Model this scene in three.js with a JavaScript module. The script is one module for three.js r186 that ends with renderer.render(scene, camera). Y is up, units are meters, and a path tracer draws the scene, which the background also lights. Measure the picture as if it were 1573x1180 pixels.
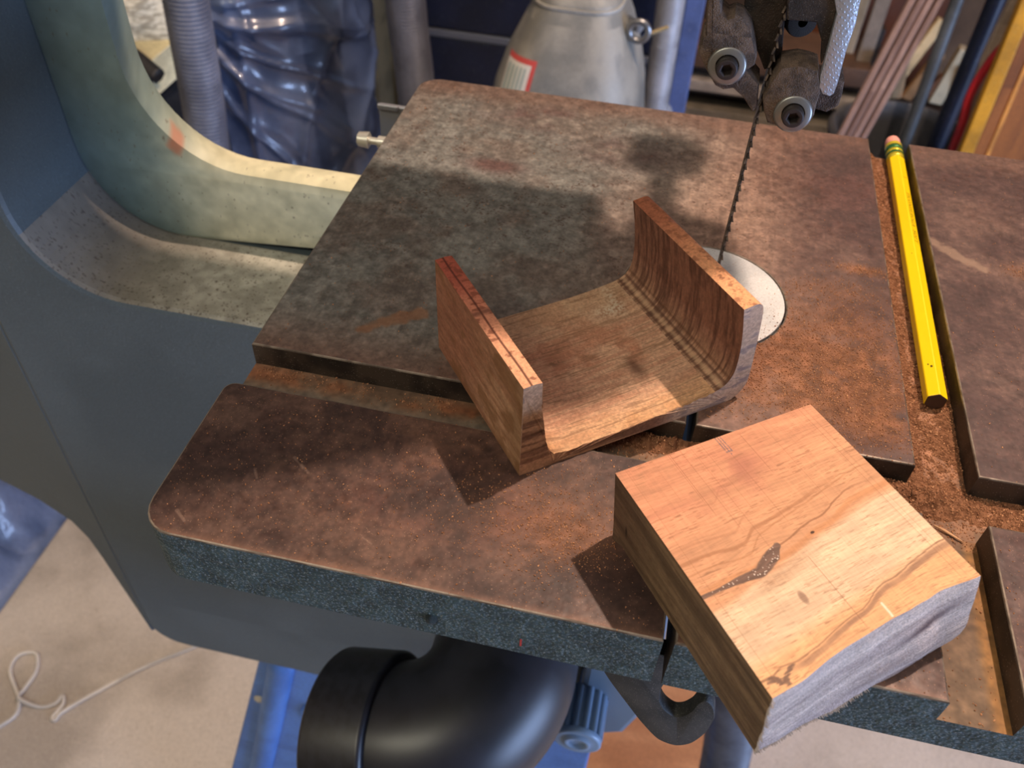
import * as THREE from 'three';
import { mergeGeometries, mergeVertices, toCreasedNormals } from 'three/addons/utils/BufferGeometryUtils.js';
import { RoundedBoxGeometry } from 'three/addons/geometries/RoundedBoxGeometry.js';
import { RectAreaLightUniformsLib } from 'three/addons/lights/RectAreaLightUniformsLib.js';

// ------------------------------------------------------------------ camera, sky, lights, exposure
const T = 0.95;                                   // height of the saw table above the floor; table frame: y = 0 is the table top
const scene = new THREE.Scene();
const camera = new THREE.PerspectiveCamera(2 * Math.atan(590 / 1338.77) * 180 / Math.PI, 1573 / 1180, 0.02, 60);
camera.position.set(-0.09507, T + 0.20835, 0.20229);
camera.rotation.set(-0.784149, 0.177488, 0.054584, 'YXZ');
camera.focus = 0.27; camera.userData.fStop = 19;
scene.add(camera);
const renderer = new THREE.WebGLRenderer({ antialias: true });
renderer.toneMapping = THREE.LinearToneMapping;
renderer.toneMappingExposure = 1.0;
renderer.shadowMap.enabled = true;
RectAreaLightUniformsLib.init();
scene.background = new THREE.Color().setRGB(0.6, 0.95, 1.7);     // clear north sky, seen only through the half-open garage door
scene.backgroundIntensity = 2.0;
const DAY = { w: 2.0, h: 1.08, at: [2.56, 0.57, 0.85], color: [0.60, 0.82, 1.36], power: 9 };
const day = new THREE.RectAreaLight(new THREE.Color().setRGB(...DAY.color), DAY.power, DAY.w, DAY.h);   // skylight in the door opening
day.position.set(...DAY.at); day.lookAt(0, 0.75, 0.2); day.name = 'daylight'; scene.add(day);
const BULB = { at: [0.195, T + 1.03, -0.35], color: [1.30, 0.98, 0.78], power: 3.5 };
const TUBE = { at: [-1.0, T + 1.4, 1.15], color: [1.10, 1.02, 0.80], power: 38, w: 1.2, d: 0.12 };

// ------------------------------------------------------------------ helpers
function rng(seed) { let s = seed >>> 0; return () => { s = (s + 0x6D2B79F5) >>> 0; let t = s; t = Math.imul(t ^ (t >>> 15), t | 1); t ^= t + Math.imul(t ^ (t >>> 7), t | 61); return ((t ^ (t >>> 14)) >>> 0) / 4294967296; }; }
const LUT = new Float32Array(65536); { const r = rng(7); for (let i = 0; i < 65536; i++) LUT[i] = r(); }
const lat = (i, j) => LUT[((i * 157 + j * 9973) ^ (i * 31 << 4)) & 65535];
function vn(x, y) { const i = Math.floor(x), j = Math.floor(y); let a = x - i, b = y - j; a = a * a * (3 - 2 * a); b = b * b * (3 - 2 * b); const p = lat(i, j), q = lat(i + 1, j), r = lat(i, j + 1), s = lat(i + 1, j + 1); return p + (q - p) * a + (r - p) * b + (p - q - r + s) * a * b; }
function fbm(x, y, o = 4) { let s = 0, w = 0.5, n = 0; for (let k = 0; k < o; k++) { s += w * vn(x + k * 17.3, y - k * 9.1); n += w; w *= 0.5; x *= 2.03; y *= 2.03; } return s / n; }
const sm = (a, b, x) => { const t = Math.min(1, Math.max(0, (x - a) / (b - a))); return t * t * (3 - 2 * t); };
const mix = (a, b, t) => [a[0] + (b[0] - a[0]) * t, a[1] + (b[1] - a[1]) * t, a[2] + (b[2] - a[2]) * t];
const mul = (a, k) => [a[0] * k, a[1] * k, a[2] * k];
const gauss = (x, z, cx, cz, rx, rz) => Math.exp(-(((x - cx) / rx) ** 2) - (((z - cz) / rz) ** 2));
const hexc = s => [parseInt(s.slice(1, 3), 16), parseInt(s.slice(3, 5), 16), parseInt(s.slice(5, 7), 16)];
function tex(w, h, fn, srgb = true) {
  const d = new Uint8Array(w * h * 4);
  for (let j = 0; j < h; j++) for (let i = 0; i < w; i++) { const c = fn((i + 0.5) / w, (j + 0.5) / h), k = (j * w + i) * 4; for (let n = 0; n < 3; n++) d[k + n] = Math.max(0, Math.min(255, c[n])); d[k + 3] = 255; }
  const t = new THREE.DataTexture(d, w, h, THREE.RGBAFormat); t.magFilter = THREE.LinearFilter; t.minFilter = THREE.LinearMipmapLinearFilter; t.generateMipmaps = true;
  t.wrapS = t.wrapT = THREE.RepeatWrapping; if (srgb) t.colorSpace = THREE.SRGBColorSpace; t.needsUpdate = true; return t;
}
const grey = (w, h, fn) => tex(w, h, (u, v) => { const g = 255 * fn(u, v); return [g, g, g]; }, false);
const srgb = (r, g, b) => new THREE.Color().setRGB(r / 255, g / 255, b / 255, THREE.SRGBColorSpace);
const std = (c, rough = 0.6, metal = 0, extra = {}) => new THREE.MeshPhysicalMaterial({ color: Array.isArray(c) ? srgb(...c) : c, roughness: rough, metalness: metal, ...extra });
// a mottled material whose uv is in metres; size = metres covered by one repeat
function mottled(c1, c2, size, rough, metal, opt = {}) {
  const { o = 5, fx = 6, fy = 6, speck = 0, speckC = [200, 190, 175], bump = 0, n = 512, extra = {}, seed = 0 } = opt;
  const P = (u, v) => { const a = fbm(u * fx + seed, v * fy, o), b = fbm((u - 1) * fx + seed, v * fy, o), t = sm(0.75, 1, u); return a + (b - a) * t; };
  const map = tex(n, n, (u, v) => { let c = mix(c1, c2, sm(0.3, 0.7, P(u, v))); const g = vn(u * n * 0.7, v * n * 0.7); c = mul(c, 0.94 + 0.12 * g); if (speck && LUT[(Math.floor(u * n) * 131 + Math.floor(v * n) * 7919) & 65535] > 1 - speck) c = mix(c, speckC, 0.7); return c; });
  map.repeat.set(1 / size, 1 / size);
  const m = new THREE.MeshPhysicalMaterial({ map, roughness: rough, metalness: metal, ...extra });
  if (bump) { const b = grey(n, n, (u, v) => 0.6 * P(u * 1, v) + 0.4 * vn(u * n * 0.4, v * n * 0.4)); b.repeat.set(1 / size, 1 / size); m.bumpMap = b; m.bumpScale = bump; }
  return m;
}
function planarUV(g) { // uv in metres by dominant normal
  g = g.index ? g.toNonIndexed() : g; const p = g.attributes.position, uv = new Float32Array(p.count * 2); const a = new THREE.Vector3(), b = new THREE.Vector3(), c = new THREE.Vector3();
  for (let i = 0; i < p.count; i += 3) {
    a.fromBufferAttribute(p, i); b.fromBufferAttribute(p, i + 1); c.fromBufferAttribute(p, i + 2); const n = b.clone().sub(a).cross(c.clone().sub(a)); const ax = Math.abs(n.x), ay = Math.abs(n.y), az = Math.abs(n.z);
    [a, b, c].forEach((v, k) => { const q = ay >= ax && ay >= az ? [v.x, v.z] : ax >= az ? [v.z, v.y] : [v.x, v.y]; uv[(i + k) * 2] = q[0]; uv[(i + k) * 2 + 1] = q[1]; });
  }
  g.setAttribute('uv', new THREE.BufferAttribute(uv, 2)); return g;
}
function regroup(g, nMat, fn) { // sort triangles of a non-indexed geometry into material groups; fn(centroid, normal) -> group
  g = g.index ? g.toNonIndexed() : g; const p = g.attributes.position, lists = Array.from({ length: nMat }, () => []); const a = new THREE.Vector3(), b = new THREE.Vector3(), c = new THREE.Vector3();
  for (let i = 0; i < p.count; i += 3) { a.fromBufferAttribute(p, i); b.fromBufferAttribute(p, i + 1); c.fromBufferAttribute(p, i + 2); const n = b.clone().sub(a).cross(c.clone().sub(a)).normalize(); lists[fn(a.clone().add(b).add(c).divideScalar(3), n)].push(i); }
  const out = new THREE.BufferGeometry(), order = lists.flat();
  for (const k of Object.keys(g.attributes)) { const A = g.attributes[k], s = A.itemSize, arr = new Float32Array(p.count * s); order.forEach((i, n) => { for (let j = 0; j < 3 * s; j++) arr[n * 3 * s + j] = A.array[i * s + j]; }); out.setAttribute(k, new THREE.BufferAttribute(arr, s)); }
  let st = 0; lists.forEach((l, k) => { if (l.length) out.addGroup(st, l.length * 3, k); st += l.length * 3; }); return out;
}
const used = {};
function numbered(n) { if (!(n in used)) { used[n] = 0; return n; } used[n]++; return n + '_' + String(used[n]).padStart(3, '0'); }
// every top-level thing stands at its base; geometry is written in the table frame (y = 0 is the table top)
function thing(name, label, category, base = [0, -T, 0], group) {
  const o = new THREE.Group(); o.name = numbered(name); o.position.set(base[0], base[1] + T, base[2]); o.userData = { label, category, base }; if (group) o.userData.group = group; scene.add(o); return o;
}
function baseOf(o) { let b = [0, 0, 0]; while (o && o !== scene) { if (o.userData.base) b = o.userData.base; o = o.parent; } return b; }
function part(name, geo, mat, parent, label) { // a mesh under its thing or part; geometry in the table frame
  const b = baseOf(parent), g = geo.clone(); g.translate(-b[0], -b[1], -b[2]); if (!g.attributes.normal) g.computeVertexNormals();
  const m = new THREE.Mesh(g, mat); m.name = name; m.castShadow = m.receiveShadow = true; if (label) m.userData.label = label; parent.add(m); return m;
}
function struct(name, geo, mat) { const g = geo.clone(); g.translate(0, T, 0); const m = new THREE.Mesh(g, mat); m.name = name; m.userData.kind = 'structure'; m.castShadow = m.receiveShadow = true; scene.add(m); return m; }
const box = (x0, x1, y0, y1, z0, z1, r = 0) => { const w = x1 - x0, h = y1 - y0, d = z1 - z0; const g = r ? new RoundedBoxGeometry(w, h, d, 2, Math.min(r, w / 2.01, h / 2.01, d / 2.01)) : new THREE.BoxGeometry(w, h, d); g.translate((x0 + x1) / 2, (y0 + y1) / 2, (z0 + z1) / 2); return g; };
const strip = g => { const o = new THREE.BufferGeometry(); const n = g.index ? g.toNonIndexed() : g; for (const k of ['position', 'normal', 'uv']) if (n.attributes[k]) o.setAttribute(k, n.attributes[k]); return o; };
const merge = l => mergeGeometries(l.map(strip));
const V3 = (x, y, z) => new THREE.Vector3(x, y, z);
function cyl(a, b, r0, r1 = r0, seg = 24, open = false) { const A = V3(...a), B = V3(...b), d = B.clone().sub(A), L = d.length(); const g = new THREE.CylinderGeometry(r1, r0, L, seg, 1, open); g.translate(0, L / 2, 0); g.applyQuaternion(new THREE.Quaternion().setFromUnitVectors(V3(0, 1, 0), d.normalize())); g.translate(A.x, A.y, A.z); return g; }
function lathe(profile, a, dir, seg = 32) { const g = new THREE.LatheGeometry(profile.map(p => new THREE.Vector2(p[0], p[1])), seg); g.applyQuaternion(new THREE.Quaternion().setFromUnitVectors(V3(0, 1, 0), V3(...dir).normalize())); g.translate(...a); return g; }
const shapeOf = (pts, holes = []) => { const s = new THREE.Shape(pts.map(p => new THREE.Vector2(p[0], p[1]))); holes.forEach(h => s.holes.push(new THREE.Path(h.map(p => new THREE.Vector2(p[0], p[1]))))); return s; };
function ext(pts, depth, bevel = 0, holes = [], segs = 2) { const g = new THREE.ExtrudeGeometry(shapeOf(pts, holes), { depth: depth - 2 * bevel, bevelEnabled: bevel > 0, bevelThickness: bevel, bevelSize: bevel, bevelOffset: -bevel, bevelSegments: segs, curveSegments: 16 }); if (bevel) g.translate(0, 0, bevel); return g; }
const extXY = (pts, z0, z1, bevel, holes) => { const g = ext(pts, z1 - z0, bevel, holes); g.translate(0, 0, z0); return g; };
const extXZ = (pts, y0, y1, bevel, holes = []) => { const f = l => l.map(p => [p[0], -p[1]]); const g = ext(f(pts), y1 - y0, bevel, holes.map(f)); g.rotateX(-Math.PI / 2); g.translate(0, y0, 0); return g; };
const arc = (cx, cy, r, a0, a1, n = 10) => Array.from({ length: n + 1 }, (_, i) => { const a = a0 + (a1 - a0) * i / n; return [cx + r * Math.cos(a), cy + r * Math.sin(a)]; });
const smooth = (g, ang = 0.7) => toCreasedNormals(mergeVertices(strip(g).deleteAttribute ? (() => { const o = strip(g); o.deleteAttribute('normal'); return o; })() : g, 1e-6), ang);
// a tube along a curve with a radius function of (t, angle)
function sweep(pts, rad, nT = 80, nR = 24, closed = true) {
  const curve = new THREE.CatmullRomCurve3(pts.map(p => V3(...p)), false, 'catmullrom', 0.5), fr = curve.computeFrenetFrames(nT), pos = [], uv = [], idx = [], L = curve.getLength();
  for (let i = 0; i <= nT; i++) { const c = curve.getPointAt(i / nT); for (let j = 0; j <= nR; j++) { const a = j / nR * Math.PI * 2, r = rad(i / nT, a), q = c.clone().addScaledVector(fr.normals[i], Math.cos(a) * r).addScaledVector(fr.binormals[i], Math.sin(a) * r); pos.push(q.x, q.y, q.z); uv.push(i / nT * L, j / nR * 0.2); } }
  for (let i = 0; i < nT; i++) for (let j = 0; j < nR; j++) { const a = i * (nR + 1) + j, b = a + nR + 1; idx.push(a, a + 1, b, b, a + 1, b + 1); }
  if (closed) for (const i of [0, nT]) { const c = curve.getPointAt(i / nT), n = pos.length / 3; pos.push(c.x, c.y, c.z); uv.push(0, 0); for (let j = 0; j < nR; j++) { const a = i * (nR + 1) + j; i ? idx.push(a, a + 1, n) : idx.push(a + 1, a, n); } }
  const g = new THREE.BufferGeometry(); g.setAttribute('position', new THREE.Float32BufferAttribute(pos, 3)); g.setAttribute('uv', new THREE.Float32BufferAttribute(uv, 2)); g.setIndex(idx); g.computeVertexNormals(); return g;
}

// ------------------------------------------------------------------ measures of the saw table
const xL = -0.2244, xR = 0.084, zB = -0.2124, zF = 0.0802, S = 0.01905, yF = -0.0095, yU = -0.023;   // slots 19 mm wide, 9.5 mm deep
const IX = -0.0713, IZ = -0.0694, IR = 0.0312;                                                     // throat insert
const k0 = -0.0727, k1 = -0.0697;                                                                   // saw cut through the table
// where the sawdust lies (0..1)
function dust(x, z) {
  const n = fbm(x * 90 + 5, z * 90, 4), inSlot2 = x > 0 && x < S && z < S + 0.004, inSlot1 = z > 0 && z < S;
  let d = 0.0;
  if (x < 0.001 && z < 0.001) d = 1.05 * gauss(x, z, -0.022, -0.042, 0.026, 0.032) + 0.8 * gauss(x, z, -0.047, -0.03, 0.016, 0.022) + 0.6 * gauss(x, z, -0.012, -0.02, 0.012, 0.014) - 0.55 * gauss(x, z, -0.045, -0.028, 0.004, 0.012) - 0.35 * gauss(x, z, -0.02, -0.055, 0.01, 0.004);
  d += 0.9 * gauss(x, z, -0.009, -0.1015, 0.010, 0.0035) * (x < 0 ? 1 : 0) + 0.35 * gauss(x, z, -0.02, -0.085, 0.018, 0.006) + 0.5 * gauss(x, z, 0.053, -0.117, 0.007, 0.006);
  if (z > S) d += 0.55 * gauss(x, z, -0.104, 0.052, 0.016, 0.014) + 0.22 * gauss(x, z, -0.125, 0.047, 0.03, 0.02);
  if (inSlot2) d = 0.75 * sm(-0.012, -0.04, z) * sm(0.0085, 0.004, x) + 0.95 * sm(0.006, -0.02, z) * (0.5 + 0.6 * n) + 0.75 * gauss(x, z, 0.004, 0.008, 0.02, 0.016) * (0.3 + n) + 0.1;
  else if (inSlot1) d = x > 0 ? 0.85 * gauss(x, z, 0.03, 0.007, 0.06, 0.008) : x > -0.13 ? 1.0 * gauss(x, z, -0.07, 0.004, 0.035, 0.006) + 0.85 * gauss(x, z, -0.004, 0.008, 0.03, 0.012) : 0.55 * gauss(z, 0, 0.003, 0, 0.004, 1) * n;
  return Math.max(0, Math.min(1, d * 1.05)) * sm(0.24, 0.58, n + 0.25 * d);
}

// ------------------------------------------------------------------ materials
const DX = [-0.24, 0.36], DZ = [-0.23, 0.33];
const tableTex = tex(2048, 2048, (u, v) => {
  const x = DX[0] + u * DX[1], z = DZ[0] + v * DZ[1];
  const a = fbm(x * 22, z * 22, 5), b = fbm(x * 60 + 9, z * 60 + 3, 5), c = fbm(x * 300, z * 300, 3), f = fbm(x * 900, z * 900, 2), st = fbm(x * 1300, z * 60, 2);
  // broad zones: lamplit tan at the back and shadow grey at the left painted over the patina, purple brown at the right, red brown at the front
  const back = sm(-0.02, -0.11, z) * sm(0.02, -0.09, x), left = sm(-0.09, -0.165, x + 0.25 * z) * sm(0.01, -0.03, z), right = sm(-0.06, -0.01, x);
  let k = mix([106, 80, 69], [120, 94, 82], a);
  const m2 = fbm(x * 330 + 2, z * 330, 4); k = mix(k, [150, 124, 107], back * (0.2 + 0.75 * sm(0.34, 0.66, a * 0.3 + b * 0.3 + m2 * 0.4)));
  k = mix(k, mix([100, 99, 94], [119, 118, 112], sm(0.3, 0.7, m2 * 0.6 + b * 0.4)), left * (0.7 + 0.3 * sm(0.3, 0.6, b)));
  k = mix(k, mix([68, 48, 46], [94, 73, 66], sm(0.4, 0.75, b * 0.6 + a * 0.2 + m2 * 0.2)), right * 0.9);
  if (z > S) k = mix(k, mix([58, 41, 37], mix([88, 67, 58], [112, 82, 64], gauss(x, z, -0.15, 0.045, 0.03, 0.025)), sm(0.36, 0.68, b * 0.5 + a * 0.3 + m2 * 0.2)), 0.92 * sm(0.02, -0.02, x));
  // burgundy stains
  const s1 = gauss(x, z, -0.158, -0.187, 0.022, 0.010) + 0.8 * gauss(x, z, -0.169, -0.138, 0.012, 0.006) + 0.6 * gauss(x, z, -0.115, -0.165, 0.02, 0.012) + 0.7 * gauss(x, z, -0.01, -0.16, 0.02, 0.03) + 0.9 * gauss(x, z, -0.14, 0.05, 0.03, 0.012) * (z > S ? 1 : 0);
  k = mix(k, [82, 54, 50], Math.min(0.75, s1 * sm(0.3, 0.65, b) * 1.2));
  const rim = sm(-0.188, -0.208, z); k = mix(k, [106, 80, 68], rim * 0.7);
  // mottling, pits, brushed streaks
  k = mul(k, 0.93 + 0.14 * b); k = mul(k, 0.90 + 0.20 * m2); k = mul(k, 0.88 + 0.24 * c); k = mul(k, 0.86 + 0.28 * f); k = mul(k, 0.95 + 0.1 * st);
  const pit = sm(0.60, 0.78, fbm(x * 1500 + 3, z * 1500, 2) * 0.6 + 0.4 * fbm(x * 300, z * 300 + 9, 3)); k = mix(k, [70, 50, 42], pit * 0.5 * (0.4 + back));
  // pale smears and scratches
  const n = fbm(x * 250, z * 250, 3);
  const L = (x0, z0, x1, z1, w) => { const dx = x1 - x0, dz = z1 - z0, t = Math.max(0, Math.min(1, ((x - x0) * dx + (z - z0) * dz) / (dx * dx + dz * dz))); return sm(w, w * 0.4, Math.hypot(x - x0 - t * dx, z - z0 - t * dz) + (n - 0.5) * w * 1.2); };
  k = mix(k, [140, 116, 98], 0.8 * L(0.0205, -0.1295, 0.0370, -0.1158, 0.0036));
  k = mix(k, [150, 96, 62], 0.55 * L(-0.189, -0.018, -0.172, -0.031, 0.004));
  if (z > S) for (const [sx, sz] of [[-0.19, 0.045], [-0.187, 0.047], [-0.215, 0.072], [-0.16, 0.068], [-0.20, 0.052]]) k = mix(k, [150, 126, 110], 0.4 * L(sx, sz, sx + 0.001 + 0.004 * vn(sx * 900, 1), sz + 0.001 + 0.003 * vn(sz * 900, 2), 0.0007));
  if (lat(Math.floor(x * 5200), Math.floor(z * 5200)) > (z > S ? 0.988 : 0.995)) k = mix(k, [205, 165, 130], 0.5);
  if (z > S && x < 0) { const e = sm(0.077, 0.0802, z); k = mix(k, [140, 104, 84], e * 0.6); }
  const d = dust(x, z); k = mix(k, mul([134, 91, 64], 0.65 + 0.7 * c), Math.min(0.8, d * 0.9));
  return k;
});
const tableRough = grey(1024, 1024, (u, v) => { const x = DX[0] + u * DX[1], z = DZ[0] + v * DZ[1]; return 0.5 + 0.3 * (fbm(x * 70, z * 70, 4) - 0.5) + 0.25 * (fbm(x * 500, z * 500, 2) - 0.5) + 0.35 * dust(x, z) + 0.08 * sm(-0.05, 0, x); });
const tableBump = grey(1024, 1024, (u, v) => { const x = DX[0] + u * DX[1], z = DZ[0] + v * DZ[1]; return 0.6 * fbm(x * 700, z * 700, 3) + 0.4 * fbm(x * 200, z * 200, 3); });
const M = {};
M.table = new THREE.MeshPhysicalMaterial({ map: tableTex, roughnessMap: tableRough, roughness: 1, metalness: 0.12, bumpMap: tableBump, bumpScale: 0.00012 });
const slotTex = tex(1024, 1024, (u, v) => {
  const x = DX[0] + u * DX[1], z = DZ[0] + v * DZ[1], a = fbm(x * 60, z * 60, 5), c = fbm(x * 500, z * 500, 3);
  let k = mix([92, 72, 56], [124, 102, 80], a); if (x < -0.09 && z > -0.01) k = mix(k, [112, 106, 96], 0.6 * sm(0.004, 0.011, z)); if (x < -0.09) k = mix(k, [128, 74, 44], 0.8 * gauss(z, 0, 0.0045, 0, 0.004, 1) * sm(0.35, 0.55, a));
  if (x > 0 && z > S) k = mix(k, [150, 104, 50], 0.7 * sm(0.013, 0.0165, x)); k = mul(k, 0.75 + 0.5 * c);
  return mix(k, mul([148, 104, 76], 0.7 + 0.6 * c), Math.min(0.95, dust(x, z) * 1.15));
});
M.slot = new THREE.MeshPhysicalMaterial({ map: slotTex, roughness: 0.7, metalness: 0.1, bumpMap: tableBump, bumpScale: 0.0002 });
M.bare = mottled([44, 38, 34], [78, 66, 56], 0.05, 0.55, 0.4, { speck: 0.01, n: 256 });
M.paint = mottled([36, 54, 58], [52, 72, 76], 0.15, 0.62, 0.05, { o: 5, speck: 0.12, speckC: [164, 170, 172], bump: 0.0009, n: 512, fx: 30, fy: 30 });
const frameMap = (o) => mottled(o.a, o.b, 0.35, o.r, 0.0, { n: 1024, fx: 5, fy: 5, speck: 0.002, speckC: [140, 145, 145], bump: 0.0002, extra: { clearcoat: 0.15, clearcoatRoughness: 0.45 } });
M.frame = frameMap({ a: [70, 80, 84], b: [80, 90, 94], r: 0.55 });
const flTex = tex(1024, 512, (u, v) => { const x = -0.42 + u * 0.36, y = -0.08 + v * 0.42, a = fbm(x * 30, y * 30, 4), c = fbm(x * 160, y * 160, 3); let k = mix([104, 124, 120], [116, 136, 130], a); k = mix(k, mix([196, 192, 158], [216, 210, 176], c), sm(-0.355, -0.30, x + 0.02 * (a - 0.5)) * sm(0.05, -0.01, y)); k = mul(k, 0.92 + 0.16 * c); k = mix(k, [176, 110, 80], 0.8 * sm(0.5, 0.9, gauss(x, y, -0.322, -0.009, 0.008, 0.008) + (c - 0.5) * 0.5)); const q = fbm(x * 700, y * 700, 2); return q > 0.87 ? mix(k, [90, 80, 66], 0.6) : k; });  // teal plate; lamplight on the arm is put into the colour as cream
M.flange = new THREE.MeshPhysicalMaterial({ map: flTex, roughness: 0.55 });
const shelfTex = tex(1024, 512, (u, v) => { const x = -0.42 + u * 0.36, z = -0.135 + v * 0.07; const a = fbm(x * 40, z * 40, 5), b = fbm(x * 180, z * 180, 4), w = sm(-0.36, -0.28, x); let k = mix([112, 106, 96], mix([164, 162, 146], [186, 184, 168], sm(0.3, 0.7, b)), w * (0.5 + 0.5 * a)); k = mul(k, 0.9 + 0.2 * b); const sp = fbm(x * 420 + 7, z * 420, 2); const sq = fbm(x * 1100 + 7, z * 1100, 2); if (sq > 0.77 - 0.05 * sm(-0.085, -0.072, z)) k = mix(k, [62, 52, 42], 0.6); return k; });  // shelf colour darkens to the left, carrying the column's shade
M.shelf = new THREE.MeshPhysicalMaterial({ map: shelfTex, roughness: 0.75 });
M.black = std([20, 20, 21], 0.5);
M.steel = mottled([120, 122, 124], [168, 168, 166], 0.03, 0.3, 0.85, { n: 128 });
M.iron = mottled([40, 36, 33], [66, 57, 50], 0.03, 0.7, 0.25, { n: 256, bump: 0.0003, speck: 0.01 });
M.dusty = mottled([70, 58, 49], [104, 87, 74], 0.025, 0.85, 0, { n: 256, bump: 0.0006, fx: 8, fy: 8, speck: 0.02 });

// ------------------------------------------------------------------ the room
const concrete = mottled([168, 158, 148], [206, 196, 186], 0.9, 0.8, 0, { n: 1024, fx: 7, fy: 7, o: 6, speck: 0.004, speckC: [110, 90, 70], bump: 0.0006 });
{
  const rx0 = -1.9, rx1 = 2.6, rz0 = -2.0, rz1 = 2.8, H = 1.65;
  struct('floor', planarUV(box(rx0 - 0.15, rx1 + 0.15, -T - 0.12, -T, rz0 - 0.15, rz1 + 0.15)), concrete);
  const wallM = mottled([120, 104, 84], [140, 122, 100], 1.2, 0.9, 0, { n: 256 }), ceilM = mottled([190, 182, 168], [205, 198, 186], 1.2, 0.9, 0, { n: 256 });
  struct('ceiling', planarUV(box(rx0 - 0.15, rx1 + 0.15, H, H + 0.12, rz0 - 0.15, rz1 + 0.15)), ceilM);
  struct('wall_back', planarUV(box(rx0 - 0.15, rx1 + 0.15, -T, H, rz0 - 0.15, rz0)), mottled([84, 66, 50], [104, 84, 64], 1.2, 0.9, 0, { n: 256 }));
  struct('wall_front', planarUV(box(rx0 - 0.15, rx1 + 0.15, -T, H, rz1, rz1 + 0.15)), wallM);
  struct('wall_left', planarUV(box(rx0 - 0.15, rx0, -T, H, rz0, rz1)), wallM);
  struct('wall_right', planarUV(merge([box(rx1, rx1 + 0.15, -T, H, rz0, -0.2), box(rx1, rx1 + 0.15, -T, H, 1.9, rz1), box(rx1, rx1 + 0.15, 0.9, H, -0.2, 1.9)])), wallM);
  const door = struct('door_1', box(rx1 + 0.03, rx1 + 0.05, 0.17, 0.9, -0.2, 1.9), std([150, 150, 146], 0.6)); // half-raised overhead door, its lower panels rolled up
  for (let i = 0; i < 3; i++) { const p = part('door_panel', box(rx1 + 0.005, rx1 + 0.03, 0.18 + i * 0.24, 0.40 + i * 0.24, -0.19, 1.89, 0.008), std([196, 194, 188], 0.6), door); p.position.y = T; }
  struct('driveway', planarUV(box(rx1 + 0.15, 9, -T - 0.14, -T - 0.02, -3, 6)), concrete);
}
// ------------------------------------------------------------------ lamps of the workshop
{
  const [x, y, z] = [BULB.at[0], BULB.at[1] - T, BULB.at[2]], c = new THREE.Color().setRGB(...BULB.color);
  const t = thing('pendant_lamp', 'bare warm bulb hanging on a black cord from the ceiling above the saw', 'lamp', [x, y, z]);
  const bulb = lathe([[0, -0.052], [0.012, -0.049], [0.023, -0.038], [0.027, -0.022], [0.024, -0.004], [0.015, 0.02], [0.012, 0.035]], [x, y + 0.012, z], [0, 1, 0]);
  part('bulb', bulb, new THREE.MeshStandardMaterial({ color: 0xffffff, emissive: c, emissiveIntensity: 3 }), t, 'glowing frosted bulb');
  part('socket', lathe([[0, 0.045], [0.013, 0.045], [0.018, 0.05], [0.018, 0.09], [0.008, 0.105], [0, 0.105]], [x, y, z], [0, 1, 0]), M.black, t);
  part('cord', cyl([x, y + 0.1, z], [x, 1.65, z], 0.003), M.black, t);
  const l = new THREE.PointLight(c, BULB.power, 0, 2); l.position.set(0, 0, 0); l.castShadow = true; l.shadow.radius = 0.7; l.name = 'bulb_light'; t.add(l);
}
{
  const [x, y, z] = [TUBE.at[0], TUBE.at[1] - T, TUBE.at[2]], c = new THREE.Color().setRGB(...TUBE.color);
  const t = thing('shop_light', 'long ceiling strip light with two white tubes above the workshop floor', 'lamp', [x, y, z]);
  part('housing', merge([box(x - 0.62, x + 0.62, y + 0.03, y + 0.2, z - 0.07, z + 0.07, 0.006)]), std([225, 225, 220], 0.5), t);
  for (const s of [-0.03, 0.03]) part('tube', cyl([x - 0.59, y + 0.018, z + s], [x + 0.59, y + 0.018, z + s], 0.012), new THREE.MeshStandardMaterial({ color: 0xffffff, emissive: c, emissiveIntensity: 1.5 }), t);
  const l = new THREE.RectAreaLight(c, TUBE.power, TUBE.w, TUBE.d); l.name = 'strip_light'; l.position.set(x, y + T - 0.0, z); l.lookAt(x, 0, z); scene.add(l);
}
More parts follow.
